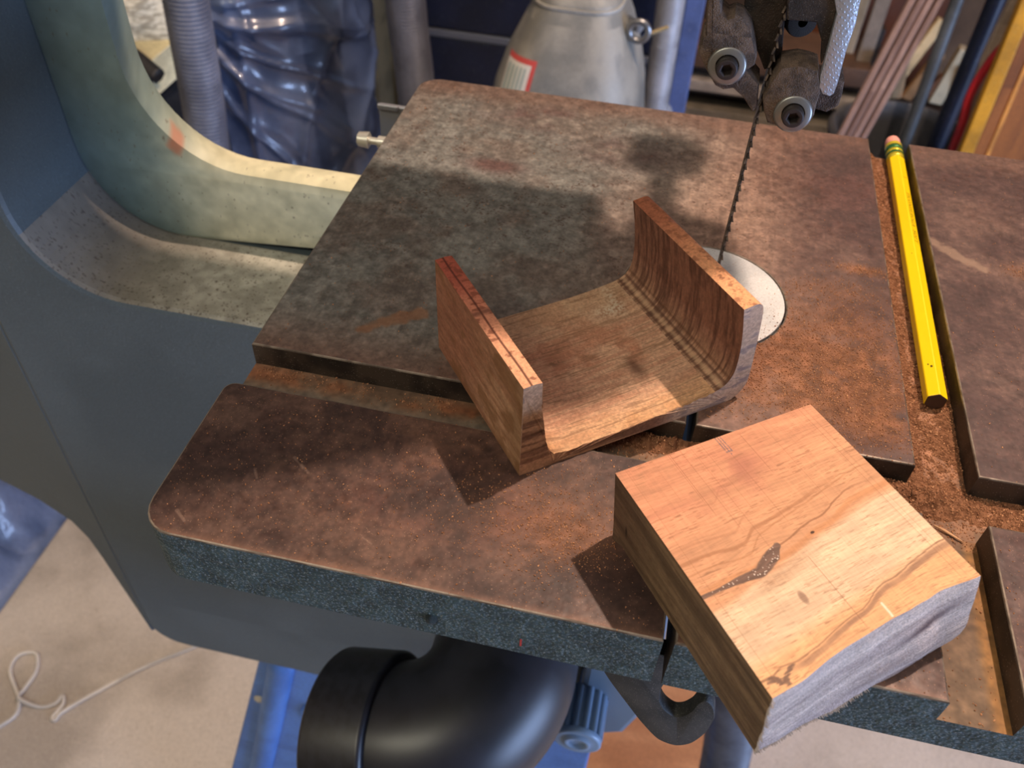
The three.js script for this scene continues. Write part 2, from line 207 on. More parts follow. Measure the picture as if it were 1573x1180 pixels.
// ------------------------------------------------------------------ the band saw
const saw = thing('band_saw', 'old slate-green cast iron band saw with a rusty brown slotted table', 'band saw');
{
  const fil = arc(-0.331, -0.016, 0.045, Math.PI, Math.PI * 1.5, 14);
  const C = [[-0.376, 0.32], ...fil, [-0.088, -0.061], [-0.088, -0.41], ...arc(-0.385, -0.385, 0.025, -Math.PI / 2, -Math.PI, 6), [-0.41, 0.32]];
  let g = merge([extXY(C, -0.129, -0.07, 0.003), box(-0.405, -0.09, -0.408, -0.0625, -0.165, -0.127)]);
  const side = ext([[0, 0.32], [0, -0.40], [0.019, -0.316], [0.024, -0.296], [0.034, -0.285], [0.063, -0.281], [0.105, -0.286], [0.2, -0.29], [0.2, 0.32]], 0.05, 0.002);
  side.rotateY(Math.PI); side.translate(0, 0, 0.05); side.translate(0, 0, -0.05); side.rotateY(-Math.atan(0.3)); side.translate(-0.4095, 0, -0.0705);
  g = planarUV(merge([g, side]));
  g = regroup(g, 2, (c, n) => c.z > -0.129 && c.x > -0.39 && c.y > -0.07 && c.y < 0.0 && n.y > 0.3 && c.z < -0.0715 ? 1 : 0);
  { const p = g.attributes.position, uv = g.attributes.uv; for (const gr of g.groups) if (gr.materialIndex === 1) for (let i = gr.start; i < gr.start + gr.count; i++) uv.setXY(i, (p.getX(i) + 0.42) / 0.36, (p.getZ(i) + 0.135) / 0.07); }
  const frame = part('frame', g, [M.frame, M.shelf], saw, 'slate green cast iron column and lower arm');
  // raised plate along the back of the throat
  const F = [[-0.339, 0.32], ...arc(-0.289, 0.031, 0.05, Math.PI, Math.PI * 1.5, 14), [-0.1, -0.019], [-0.1, -0.0545], [-0.24, -0.0572], [-0.315, -0.064], ...arc(-0.33, -0.005, 0.062, -Math.PI / 2, -Math.PI, 12), [-0.392, 0.32]];
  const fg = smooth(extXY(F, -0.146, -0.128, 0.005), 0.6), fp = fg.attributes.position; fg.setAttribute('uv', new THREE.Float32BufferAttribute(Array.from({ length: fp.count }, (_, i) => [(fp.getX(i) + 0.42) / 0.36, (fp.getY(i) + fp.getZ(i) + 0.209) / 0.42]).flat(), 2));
  part('throat_flange', fg, M.flange, frame, 'pale green raised plate round the throat, its lamplit arm coloured cream');
  // upper arm above the picture, with the blade tension knob at its back
  const A = [[-0.6, -0.18], [-0.045, -0.179], [-0.04, -0.160], [-0.022, -0.158], [-0.02, -0.178], [-0.003, -0.174], [0.004, -0.14], [0.0, -0.112], [-0.02, -0.095], [-0.0466, -0.0816], [-0.108, -0.047], [-0.185, -0.034], [-0.6, -0.03]];
  part('upper_arm', planarUV(merge([extXZ(A, 0.24, 0.30, 0.004), box(-0.6, -0.34, 0.22, 0.36, -0.18, -0.06, 0.01)])), M.frame, saw);
  part('tension_knob', merge([cyl([-0.02, 0.262, -0.15], [-0.0205, 0.262, -0.205], 0.005), lathe([[0, 0], [0.012, 0.001], [0.0135, 0.006], [0.0135, 0.018], [0.01, 0.024], [0, 0.025]], [-0.0205, 0.262, -0.203], [0, 0, -1])]), M.black, saw);
}
const table = (() => {
  const rc = 0.011;
  const outlineRect = (x0, x1, z0, z1, r) => { // r: [x0z0, x1z0, x1z1, x0z1]
    const o = []; const q = (cx, cz, a0, rr) => { if (!rr) { return; } o.push(...arc(cx, cz, rr, a0, a0 + Math.PI / 2, 6)); };
    r[0] ? q(x0 + r[0], z0 + r[0], Math.PI, r[0]) : o.push([x0, z0]); r[1] ? q(x1 - r[1], z0 + r[1], Math.PI * 1.5, r[1]) : o.push([x1, z0]); r[2] ? q(x1 - r[2], z1 - r[2], 0, r[2]) : o.push([x1, z1]); r[3] ? q(x0 + r[3], z1 - r[3], Math.PI / 2, r[3]) : o.push([x0, z1]); return o;
  };
  const a0 = Math.asin((k1 - IX) / IR), a1 = Math.asin((IX - k0) / IR);
  const hole = arc(IX, IZ, IR, Math.PI / 2 - a0, -Math.PI * 1.5 + a1, 48); // from the right lip of the saw cut round the insert to its left lip
  const padBL = [...arc(xL + rc, zB + rc, rc, Math.PI, Math.PI * 1.5, 6), [0, zB], [0, 0], [k1, 0], ...hole, [k0, 0], [xL, 0]];
  const slabL = [...arc(xL + rc, zB + rc, rc, Math.PI, Math.PI * 1.5, 6), ...arc(xR - rc, zB + rc, rc, -Math.PI / 2, 0, 6), ...arc(xR - rc, zF - rc, rc, 0, Math.PI / 2, 6), [k1, zF], ...hole, [k0, zF], ...arc(xL + rc, zF - rc, rc, Math.PI / 2, Math.PI, 6)];
  const bv = 0.0006;
  let g = merge([
    extXZ(slabL, yU, yF, 0),
    extXZ(padBL, yF - 0.0005, 0, bv), extXZ(outlineRect(S, xR, zB, 0, [0, rc, 0, 0]), yF - 0.0005, 0, bv),
    extXZ(outlineRect(xL, k0, S, zF, [0.004, 0, 0, rc]), yF - 0.0005, 0, bv), extXZ(outlineRect(k1, 0, S, zF, [0, 0, 0, 0]), yF - 0.0005, 0, bv), extXZ(outlineRect(S, xR, S, zF, [0, 0, rc, 0]), yF - 0.0005, 0, bv)]);
  g = planarUV(g);
  const e = 0.0045, outer = c => (c.x < xL + e || c.x > xR - e || c.z < zB + e || c.z > zF - e) && (Math.hypot(c.x - IX, c.z - IZ) > 0.04);
  g = regroup(g, 5, (c, n) => n.y > 0.25 && n.y < 0.93 && c.y > -0.0015 ? 4 : n.y > 0.2 ? (c.y > -0.004 ? 0 : 3) : n.y < -0.5 ? 1 : (c.z > zF - e && n.z > 0.3) || (c.x < xL + rc && n.x < -0.3) || (c.z < zB + e && n.z < -0.3) || (c.x > xR - e && n.x > 0.3) || (outer(c) && (c.x < xL + rc || c.x > xR - rc) && Math.abs(n.x * n.z) > 0.02) ? 1 : 2);
  const p = g.attributes.position, uv = g.attributes.uv; for (const gr of g.groups) if (gr.materialIndex === 0 || gr.materialIndex === 3) for (let i = gr.start; i < gr.start + gr.count; i++) uv.setXY(i, (p.getX(i) - DX[0]) / DX[1], (p.getZ(i) - DZ[0]) / DZ[1]);
  const t = part('table', g, [M.table, M.paint, M.bare, M.slot, mottled([104, 92, 82], [150, 138, 124], 0.03, 0.4, 0.5, { n: 128 })], saw, 'rusty brown cast iron table with two crossing mitre slots');
  // throat insert
  const w = 0.0012, ins = [...arc(IX, IZ, IR - 0.0006, Math.PI / 2 - 0.04, -Math.PI * 1.5 + 0.04, 60), [IX - w, -0.056], [IX - w + 0.0025, -0.08], [IX + w + 0.0025, -0.08], [IX + w + 0.0008, -0.056]];
  part('throat_insert', planarUV(extXZ(ins, -0.004, 0.0002, 0.0003)), mottled([196, 198, 198], [214, 214, 212], 0.06, 0.55, 0.1, { n: 256, speck: 0.004, speckC: [150, 90, 55] }), t, 'round pale grey throat insert');
  // little clamp and locking bolt at the left edge
  part('bracket', merge([box(-0.2462, -0.2245, -0.036, -0.0125, -0.203, -0.2, 0.001), box(-0.2462, -0.2352, -0.0142, -0.0112, -0.2, -0.1975, 0.0008)]), std([150, 152, 158], 0.35, 0.5), t, 'small bent steel bracket');
  { const by = -0.0175, bz = -0.172; part('lock_bolt', merge([cyl([-0.2244, by, bz], [-0.247, by, bz], 0.0018), cyl([-0.231, by, bz], [-0.237, by, bz], 0.003, 0.003, 12), cyl([-0.242, by, bz], [-0.2475, by, bz], 0.0042, 0.0036, 6)]), std([206, 204, 192], 0.35, 0.5), t, 'bright bolt through the table edge'); }
  // dimple and red tick on the front edge
  part('edge_boss', lathe([[0, 0.0018], [0.0014, 0.0014], [0.002, 0]], [-0.1365, -0.0145, zF - 0.0002], [0, 0, 1], 12), M.paint, t);
  part('red_tick', box(-0.1107, -0.1101, -0.0188, -0.0152, zF, zF + 0.00015), std([170, 48, 44], 0.6), t, 'small red mark on the painted front edge');
  return t;
})();
{ // blade
  const bx = -0.0682, zb = -0.0775, zf = -0.0705, pos = [], y0 = -0.08, y1 = 0.26, pitch = 0.0021; const gs = [box(bx - 0.00032, bx + 0.00032, y0, y1, zb, zf)];
  for (let i = 0, y = y0; y < y1; y += pitch, i++) { const s = [0.0005, -0.0005][i % 2] * 1.2, h = 0.0012; const q = (x, yy, z) => [x, yy, z]; const a = [bx - 0.00032, bx + 0.00032]; const P = [q(a[0], y, zf), q(a[1], y, zf), q(a[0], y + pitch * 0.95, zf), q(a[1], y + pitch * 0.95, zf), q(a[0] + s, y + 0.0002, zf + h), q(a[1] + s, y + 0.0002, zf + h)];
    for (const [i0, i1, i2] of [[0, 1, 5], [0, 5, 4], [4, 5, 3], [4, 3, 2], [0, 4, 2], [1, 3, 5]]) pos.push(...P[i0], ...P[i1], ...P[i2]); }
  const tg = new THREE.BufferGeometry(); tg.setAttribute('position', new THREE.Float32BufferAttribute(pos, 3)); tg.computeVertexNormals(); tg.setAttribute('uv', new THREE.Float32BufferAttribute(new Float32Array(pos.length / 3 * 2), 2));
  part('blade', planarUV(merge([gs[0], tg])), mottled([62, 52, 46], [104, 88, 74], 0.01, 0.45, 0.6, { n: 128 }), saw, 'thin toothed steel band saw blade');
}
{ // upper blade guide: two dusty guide blocks on cap screws, bearing, guard
  const px = (x, y) => [-0.097767 + 0.00003208 * x + 0.00000654 * y + 2.8e-9 * x * y, 0.109083 + 0.00000385 * x - 0.00003645 * y + 1.4e-9 * x * y];  // outline sketch units to metres on the guide's own face
  const poly = l => l.map(p => px(...p)), guide = part('blade_guide', planarUV(smooth(extXY(poly([[560, 20], [600, -300], [1300, -300], [1320, 60], [1180, 210], [960, 200], [880, 300], [860, 560], [760, 700], [700, 720], [640, 560], [560, 420], [520, 150]]), -0.1, -0.076, 0.001), 0.5)), M.iron, saw, 'dark dusty iron blade guide');
  const lug1 = poly([[220, -300], [300, -300], [330, 120], [385, 165], [450, 145], [520, 170], [590, 250], [640, 480], [620, 560], [560, 600], [660, 720], [640, 940], [600, 985], [520, 850], [430, 765], [340, 778], [270, 740], [200, 620], [130, 480], [120, 440], [160, 310], [185, 300]]);
  const b1 = part('guide_block', planarUV(smooth(extXY(lug1, -0.079, -0.066, 0.0015), 0.5)), M.dusty, guide, 'grey brown guide block left of the blade');
  const lug2 = poly([[700, 960], [690, 850], [760, 690], [850, 560], [1000, 540], [1090, 560], [1170, 590], [1190, 780], [1150, 900], [1130, 1000], [1060, 1110], [930, 1115], [800, 1095], [730, 1070]]);
  const b2 = part('guide_block', planarUV(smooth(extXY(lug2, -0.079, -0.065, 0.0015), 0.5)), M.dusty, guide, 'brown guide block right of the blade');
  const tail = poly([[1150, 760], [1240, 750], [1345, 740], [1395, 775], [1370, 915], [1340, 1000], [1240, 1060], [1120, 1020]]);
  part('guard_foot', planarUV(extXY(tail, -0.084, -0.072, 0.0008)), M.dusty, guide);
  for (const [c, b] of [[[378, 550], b1], [[950, 965], b2]]) {
    const [x, y] = px(...c), z = b === b1 ? -0.066 : -0.065;
    part('washer', lathe([[0.0030, 0], [0.0056, 0], [0.0059, 0.0005], [0.0052, 0.0011], [0.0036, 0.0012]], [x, y, z], [0, 0.12, 1], 40), std([150, 150, 146], 0.36, 0.75), b, 'bright worn washer');
    const hex = Array.from({ length: 6 }, (_, i) => [0.0017 * Math.cos(i * Math.PI / 3 + 0.3), 0.0017 * Math.sin(i * Math.PI / 3 + 0.3)]), head = ext(arc(0, 0, 0.0033, 0, Math.PI * 2, 36).slice(0, -1), 0.0036, 0.0005, [hex]); head.translate(x, y, z);
    part('cap_screw', planarUV(merge([head, cyl([x, y, z], [x, y, z + 0.001], 0.0026)])), std([62, 56, 54], 0.5, 0.5), b, 'socket head cap screw');
  }
  { const [x, y] = px(985, 330); part('thrust_bearing', lathe([[0.0015, 0], [0.0045, 0], [0.005, 0.001], [0.005, 0.006], [0.0045, 0.007], [0.0015, 0.007]], [x, y, -0.086], [0.3, 0, 1], 32), M.iron, guide); }
  const post = part('guide_post', planarUV(merge([box(-0.076, -0.064, 0.10, 0.262, -0.100, -0.082, 0.001)])), M.iron, saw);
  // folded guard with an embossed lozenge pattern
  const G = [[1300, -420], [1560, -420], [1535, -80], [1525, 0], [1480, 200], [1400, 430], [1330, 700], [1295, 800], [1260, 822], [1200, 800], [1172, 740], [1180, 640], [1250, 380], [1320, 120], [1300, 0]];
  const em = grey(256, 256, (u, v) => { const r = (u * 9 + v * 14), s = (u * 14 - v * 3); return 0.35 + 0.35 * sm(0.3, 0.9, Math.sin(r * 6.28)) * sm(-0.2, 0.6, Math.sin(s * 9)) + 0.3 * vn(u * 40, v * 40); }); em.repeat.set(1 / 0.025, 1 / 0.025);
  const guard = part('blade_guard', planarUV(smooth(extXY(poly(G), -0.068, -0.0655, 0.0006), 0.5)), new THREE.MeshPhysicalMaterial({ color: srgb(178, 186, 196), roughness: 0.42, metalness: 0.55, bumpMap: em, bumpScale: 0.00025 }), saw, 'bright aluminium blade guard with an embossed pattern');
  part('guard_bracket', planarUV(extXY(poly([[900, -300], [1310, -300], [1330, 80], [1310, 190], [1240, 480], [1190, 560], [1200, 380], [1150, 210], [900, 190]]), -0.074, -0.0675, 0.0005)), M.iron, guard);
  part('guard_post', planarUV(box(-0.062, -0.052, 0.115, 0.262, -0.074, -0.0675, 0.001)), M.iron, guard);
}
{ // hooked trunnion plate under the table, tilt knob, lower stand
  const H = [[-0.094, -0.0234], [-0.0876, -0.0356], [-0.0827, -0.0454], [-0.0756, -0.0579], [-0.0697, -0.0679], [-0.0631, -0.0767], [-0.0570, -0.0785], [-0.0525, -0.0743], [-0.0497, -0.0651], [-0.0490, -0.0542], [-0.0507, -0.0474], [-0.0525, -0.0447], [-0.0542, -0.0444], [-0.0555, -0.0475], [-0.0564, -0.0529], [-0.0584, -0.0572], [-0.0609, -0.0585], [-0.0642, -0.0557], [-0.0666, -0.0507], [-0.0674, -0.0438], [-0.0666, -0.0375], [-0.0650, -0.0344], [-0.064, -0.0234]];
  const sp = new THREE.CatmullRomCurve3(H.map(p => V3(p[0], p[1], 0)), true, 'catmullrom', 0.4).getPoints(120).map(p => [p.x, p.y]);
  part('hook_plate', planarUV(smooth(extXY(sp, 0.066, 0.0715, 0.0006), 0.5)), mottled([40, 42, 42], [58, 58, 56], 0.04, 0.6, 0.3, { n: 256, speck: 0.015 }), saw, 'dark iron hooked plate under the saw cut');
  const k = [-0.0842, -0.305, -0.023];
  const br = part('tilt_bracket', planarUV(merge([extXY([[-0.0875, -0.10], [-0.055, -0.10], [-0.044, -0.30], [-0.055, -0.345], [-0.07, -0.355], [-0.0875, -0.35]], -0.12, -0.05, 0.004)])), std([98, 120, 142], 0.45), saw, 'grey cast bracket behind the tilt knob');
  const prof = []; const ribs = []; for (let i = 0; i < 14; i++) { const a = i / 14 * Math.PI * 2; ribs.push(cyl([k[0] + 0.0125 * Math.cos(a), k[1] + 0.0125 * Math.sin(a), -0.05], [k[0] + 0.0125 * Math.cos(a), k[1] + 0.0125 * Math.sin(a), -0.024], 0.0022, 0.0022, 8)); }
  const knob = part('tilt_knob', merge([cyl([k[0], k[1], -0.052], [k[0], k[1], -0.022], 0.0125), ...ribs]), std([100, 124, 150], 0.4), saw, 'ribbed grey hand knob');
  part('knob_flange', lathe([[0.0, 0.001], [0.005, 0.001], [0.0055, 0.003], [0.008, 0.003], [0.0085, 0.001], [0.0125, 0.002], [0.0142, 0.001], [0.0142, -0.002], [0.0125, -0.003]], [k[0], k[1], -0.022], [0, 0, 1], 40), std([120, 146, 174], 0.35), knob);
}
// ------------------------------------------------------------------ stand, dust elbow
{
  const blue = mottled([70, 112, 176], [86, 130, 196], 0.2, 0.4, 0.1, { n: 256, speck: 0.003 });
  const sx = y => -0.328 + (y + 0.41) * 0.29, st = part('stand', planarUV(extXY([[sx(-0.40), -0.40], [sx(-T), -T], [-0.07, -T], [-0.07, -0.40]], -0.125, -0.08, 0.002)), blue, saw, 'blue grey sheet metal stand flaring to the floor');
  part('corner_bead', sweep([[sx(-0.412) + 0.018, -0.412, -0.083], [sx(-0.6) + 0.026, -0.6, -0.083], [sx(-T) + 0.04, -T + 0.002, -0.083]], () => 0.0115, 30, 20), blue, st, 'rounded pressed bead down the stand');
  part('dark_hole_disc', lathe([[0.0, 0.0004], [0.021, 0.0004], [0.021, -0.001]], [-0.283, -0.507, -0.0801], [0, 0, 1], 40), std([8, 8, 9], 0.8), st, 'black disc painted as the dark of a round hole in the stand');  // flat black disc in place of an opening's dark inside
  part('hole_rim', new THREE.TorusGeometry(0.0235, 0.0028, 10, 40).translate(-0.283, -0.507, -0.0795), blue, st);
  part('stand_screw', lathe([[0, 0.003], [0.004, 0.002], [0.005, 0]], [-0.345, -0.5, -0.0801], [0, 0, 1], 14), std([190, 180, 160], 0.5), st);
}
{
  const el = thing('dust_elbow', 'glossy black plastic dust elbow under the front of the saw table', 'pipe elbow', [-0.17, -0.31, -0.02]);
  const dustM = mottled([20, 21, 28], [32, 33, 42], 0.06, 0.4, 0, { n: 512, speck: 0.006, speckC: [70, 62, 56], fx: 5, fy: 5, extra: { clearcoat: 0.2, clearcoatRoughness: 0.35 } });
  const rb = 0.046, o = V3(-1, -0.3, 0).normalize(), c0 = [-0.133, -0.25, -0.028], pts = [[-0.133, -0.25, -0.0695], [-0.133, -0.25, -0.05]];
  for (let i = 0; i <= 12; i++) { const a = i / 12 * Math.PI / 2, k = rb * (1 - Math.cos(a)); pts.push([c0[0] + o.x * k, c0[1] + o.y * k, c0[2] + rb * Math.sin(a)]); } const e = V3(...pts[pts.length - 1]), at = q => { const p = e.clone().addScaledVector(o, q); return [p.x, p.y, p.z]; }; pts.push(at(0.012), at(0.024));
  part('bend', sweep(pts, () => 0.0415, 90, 56), dustM, el);
  part('collar', lathe([[0.0, 0.0], [0.0425, 0.0], [0.0448, 0.0008], [0.0462, 0.0028], [0.0462, 0.034], [0.0448, 0.036], [0.040, 0.036], [0.039, 0.02], [0.0, 0.02]], at(0.002), [o.x, o.y, o.z], 72), dustM, el, 'wider socket end of the elbow');
}
// ------------------------------------------------------------------ wood
const grainAt = (x, y, k = 1) => fbm(x * 0.12 * k, y * 1.6 * k, 4);
{ // solid block: top corners A (left), B (back), C (right), D (front)
  const A = [-0.093, 0.0500], B = [-0.0407, 0.0101], Cc = [-0.0006, 0.0602], D = [-0.0511, 0.1045], h = 0.0276;
  const a = [-0.0903, 0.0492], b = [-0.0385, 0.009], c = [0.0032, 0.0618], d = [-0.0484, 0.1045];
  const bl = thing('wood_block', 'solid pale orange wood block with a dark knot, overhanging the front table edge', 'wood block', [-0.0454, 0, 0.0567]);
  const cr = [[-0.01, 0.603], [0.08, 0.604], [0.159, 0.602], [0.259, 0.61], [0.336, 0.577], [0.39, 0.545]];
  const wavy = u => u < 0.277 ? 0.465 + 0.07 * sm(0.1, 0.28, u) * 0.3 : 0.486 - 0.045 * sm(0.277, 0.36, u) - 0.09 * sm(0.36, 1.05, u);
  const bound = u => 0.665 - 0.035 * sm(0.05, 0.3, u) - 0.055 * sm(0.28, 0.6, u) - 0.04 * sm(0.55, 0.9, u);
  const thin = u => 0.545 - 0.037 * sm(0.39, 0.61, u) - 0.06 * sm(0.6, 0.85, u);
  const dark2 = u => 0.962 - 0.012 * sm(0.05, 0.1, u) * sm(0.2, 0.1, u) - 0.037 * sm(0.2, 0.5, u) - 0.055 * sm(0.48, 0.65, u) - 0.04 * sm(0.64, 1, u);
  const r0 = rng(11), streaks = Array.from({ length: 150 }, () => [r0(), r0(), 0.01 + 0.05 * r0() * r0(), 0.0015 + 0.002 * r0(), 0.25 + 0.5 * r0()]);
  const saws = [[0.045, 0, 1, 0.5], [0.258, 0, 0.36, 1], [0.25, 0, 0.3, 0.7], [0.31, 0, 0.45, 0.6], [0.36, 0, 0.6, 0.5], [0.41, 0, 0.4, 0.4], [0.5, 0.1, 0.5, 0.45], [0.60, 0.03, 0.27, 0.8], [0.467, 0.64, 1, 0.9], [0.72, 0, 0.5, 0.35], [0.93, 0, 1, 0.6], [0.955, 0, 1, 0.4], [0.17, 0, 0.25, 0.4]];
  const top = tex(1024, 1024, (u, v) => {
    const warp = 0.03 * (fbm(u * 3 + 4, v * 3, 3) - 0.5) + 0.05 * gauss(u, v, 0.36, 0.56, 0.12, 0.08) * (v < 0.6 ? 1 : -0.6);
    const w = v + warp, g1 = fbm(u * 2.2, w * 26, 4), g2 = fbm(u * 9, w * 150, 3), g3 = fbm(u * 14 + 3, v * 14 + 8, 4), pores = fbm(u * 26, v * 320, 2);
    const up = sm(0.02, -0.02, v - bound(u) + (g1 - 0.5) * 0.03);
    let k = mix([222, 190, 158], [204, 152, 114], up); // pale sapwood below, orange heartwood above
    k = mix(k, [208, 140, 108], up * 0.7 * sm(0.65, 0.1, v + 0.25 * u) * (0.5 + g3));
    k = mix(k, [214, 160, 112], (1 - up) * sm(0.80, 0.9, v + (u - 0.5) * 0.08) * 0.8);
    k = mul(k, 0.91 + 0.17 * g1); k = mul(k, 0.92 + 0.16 * g2); k = mul(k, 0.94 + 0.12 * g3);
    const p = sm(0.62, 0.74, pores) * (0.25 + 0.5 * sm(0.35, 0.75, g3)); k = mix(k, [120, 82, 58], p * 0.6);
    // pinkish cloud, rings round the knot, dark heart line
    k = mix(k, [164, 108, 88], 0.55 * sm(0.3, 0.7, g3 + 0.2 * g1) * (gauss(u, v, 0.48, 0.19, 0.07, 0.09) + 0.8 * gauss(u, v, 0.56, 0.16, 0.09, 0.05) + 0.5 * gauss(u, v, 0.22, 0.24, 0.2, 0.025) + 0.5 * gauss(u, v, 0.35, 0.3, 0.16, 0.03)));
    const ln = (f, wd, c, s) => { k = mix(k, c, s * sm(wd, wd * 0.25, Math.abs(v - f + (g3 - 0.5) * 0.012))); };
    ln(wavy(u), 0.012, [150, 102, 70], 0.55 * sm(1.0, 0.5, u)); ln(wavy(u) + 0.05 - 0.03 * sm(0.2, 0.5, u), 0.006, [160, 110, 74], 0.4); ln(wavy(u) - 0.06, 0.008, [158, 110, 80], 0.35 * sm(0.8, 0.2, u)); ln(wavy(u) - 0.20 - 0.03 * u, 0.006, [166, 112, 84], 0.35);
    if (u > 0.38) ln(thin(u), 0.006, [126, 84, 58], 0.6 * sm(1, 0.7, u)); ln(thin(u) + 0.045, 0.02, [176, 116, 70], 0.35 * up);
    k = mix(k, [150, 112, 84], 0.5 * sm(0.05, 0.0, Math.abs(v - bound(u) - 0.03)) * sm(0.12, 0.3, u) * sm(0.6, 0.36, u) * g3 * 1.6);
    ln(dark2(u), 0.018, [134, 102, 82], 0.65 * (0.35 + g3) * sm(0.08, 0.2, u)); ln(dark2(u) - 0.02, 0.005, [110, 80, 62], 0.5);
    k = mix(k, [104, 80, 68], 0.85 * sm(0.8, 0.45, ((u - 0.06) / 0.085) ** 2 + ((v - 0.962 + 0.012 * Math.sin(u * 60)) / 0.024) ** 2 + 3 * (g3 - 0.5) + 1.5 * (g2 - 0.5)));
    // the gummy crack, with pale glints painted into its gum
    let cd = 9; for (let i = 0; i + 1 < cr.length; i++) { const [x0, y0] = cr[i], [x1, y1] = cr[i + 1], dx = x1 - x0, dy = y1 - y0, t = Math.max(0, Math.min(1, ((u - x0) * dx + (v - y0) * dy) / (dx * dx + dy * dy))), wd = 0.008 + 0.016 * sm(0.05, 0.3, x0 + t * dx) - 0.012 * sm(0.34, 0.39, x0 + t * dx); cd = Math.min(cd, Math.hypot(u - x0 - t * dx, v - y0 - t * dy) / wd + (g3 - 0.5) * 0.7); }
    k = mix(k, mul([108, 84, 72], 0.8 + 0.4 * g2), sm(1.15, 0.75, cd)); if (cd < 0.8 && vn(u * 190, v * 130) > 0.83) k = [222, 208, 196];
    for (const [su, sv, sl, sw, sk] of streaks) { if (Math.abs(u - su) < sl && Math.abs(v - sv) < sw * 2) k = mix(k, [122, 88, 62], sk * 0.5 * sm(sl, sl * 0.3, Math.abs(u - su)) * sm(sw, sw * 0.3, Math.abs(v - sv + (g3 - 0.5) * 0.004))); }
    for (const [su, v0, v1, s] of saws) if (Math.abs(u - su) < 0.003) k = mix(k, [130, 84, 58], s * 0.65 * sm(0.0018, 0.0006, Math.abs(u - su - 0.0006 * Math.sin(v * 9))) * sm(v0 - 0.01, v0, v) * sm(v1, v1 - 0.06, v));
    k = mul(k, 0.975 + 0.05 * vn(u * 260, v * 3));
    k = mix(k, [62, 40, 28], 0.9 * sm(1.2, 0.6, ((u - 0.553) / 0.010) ** 2 + ((v - 0.556) / 0.006) ** 2)); k = mix(k, [120, 92, 76], 0.6 * sm(1, 0.2, ((u - 0.336) / 0.018) ** 2 + ((v - 0.761) / 0.035) ** 2));
    if (u > 0.565 && u < 0.597 && v > 0.915 && v < 0.995) k = mix(k, [238, 224, 206], 0.8 * sm(0.3, 0.6, g2 + 0.3 * g3) * sm(0.008, 0.002, Math.abs(u - 0.581 + (g3 - 0.5) * 0.01)));
    // pencil tally mark at the back edge
    for (const [q0, q1] of [[0.487, 0.075], [0.499, 0.105], [0.512, 0.09]]) if (v < q1) k = mix(k, [92, 90, 104], 0.8 * sm(0.004, 0.0015, Math.abs(u - q0 - v * 0.03)) * sm(0.3, 0.5, vn(u * 600, v * 300))); if (u > 0.485 && u < 0.517) k = mix(k, [92, 90, 104], 0.5 * sm(0.006, 0.002, Math.abs(v - 0.085)));
    return k;
  });
  const side = (c1, c2, seed, wob = 0) => tex(768, 384, (u, v) => { const w = v + wob * (fbm(u * 4 + seed, 1, 2) - 0.5), g = fbm(u * 2.5 + seed, w * 16, 4), p = fbm(u * 22 + seed, v * 170, 3), q = fbm(u * 12 + seed, v * 12, 4); let k = mix(c1, c2, sm(0.3, 0.7, g)); k = mul(k, 0.85 + 0.3 * p); k = mul(k, 0.9 + 0.2 * q); if (p > 0.68) k = mix(k, [70, 50, 36], 0.5); return k; });
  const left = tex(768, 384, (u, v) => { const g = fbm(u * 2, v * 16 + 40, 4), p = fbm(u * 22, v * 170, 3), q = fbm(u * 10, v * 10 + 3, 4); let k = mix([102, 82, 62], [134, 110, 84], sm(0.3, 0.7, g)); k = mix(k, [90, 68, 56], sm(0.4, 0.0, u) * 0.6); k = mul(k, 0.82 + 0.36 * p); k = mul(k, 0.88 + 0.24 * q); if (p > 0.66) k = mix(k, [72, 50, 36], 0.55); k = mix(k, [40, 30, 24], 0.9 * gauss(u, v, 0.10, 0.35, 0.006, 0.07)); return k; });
  const front = tex(768, 384, (u, v) => { const w = v - 0.35 * u; const g = fbm(u * 1.5 + 2, w * 12, 4), p = fbm((u + v * 0.4) * 12, w * 110, 3), q = fbm(u * 9 + 6, v * 9, 4); let k = mix([208, 190, 176], [196, 177, 164], sm(0.3, 0.7, g)); k = mix(k, [150, 132, 126], sm(0.56, 0.8, g) * 0.4); k = mul(k, 0.84 + 0.32 * p); k = mul(k, 0.85 + 0.3 * vn(u * 260, v * 120)); k = mul(k, 0.92 + 0.16 * q); k = mix(k, [96, 78, 76], 0.8 * gauss(u - 0, v - 0.62 - (u - 0.75) * 0.7, 0.78, 0, 0.13, 0.05) * (0.5 + p)); k = mix(k, [112, 94, 88], 0.6 * gauss(u, v - 0.2 - (u - 0.5) * 0.6, 0.5, 0, 0.2, 0.06) * p * 1.6); k = mix(k, mul([170, 152, 146], 0.7 + 0.6 * vn(u * 300, v * 150)), 0.7 * sm(0.25, 0.05, v + (q - 0.5) * 0.3)); return k; });
  const bumpG = grey(512, 512, (u, v) => 0.5 * fbm(u * 20, v * 200, 3) + 0.3 * vn(u * 240, v * 2) + 0.2 * vn(u * 400, v * 400));
  const bumpR = grey(512, 512, (u, v) => 0.5 * fbm(u * 120, v * 60, 3) + 0.5 * vn(u * 400, v * 300));
  const mt = (map, r, bm, bs) => new THREE.MeshPhysicalMaterial({ map, roughness: r, bumpMap: bm, bumpScale: bs, specularIntensity: 0.5 });
  const mats = [mt(top, 0.6, bumpG, 0.00006), mt(left, 0.75, bumpG, 0.0002), mt(front, 0.85, bumpR, 0.0005), mt(side([186, 142, 98], [206, 164, 118], 5), 0.75, bumpG, 0.0001)];
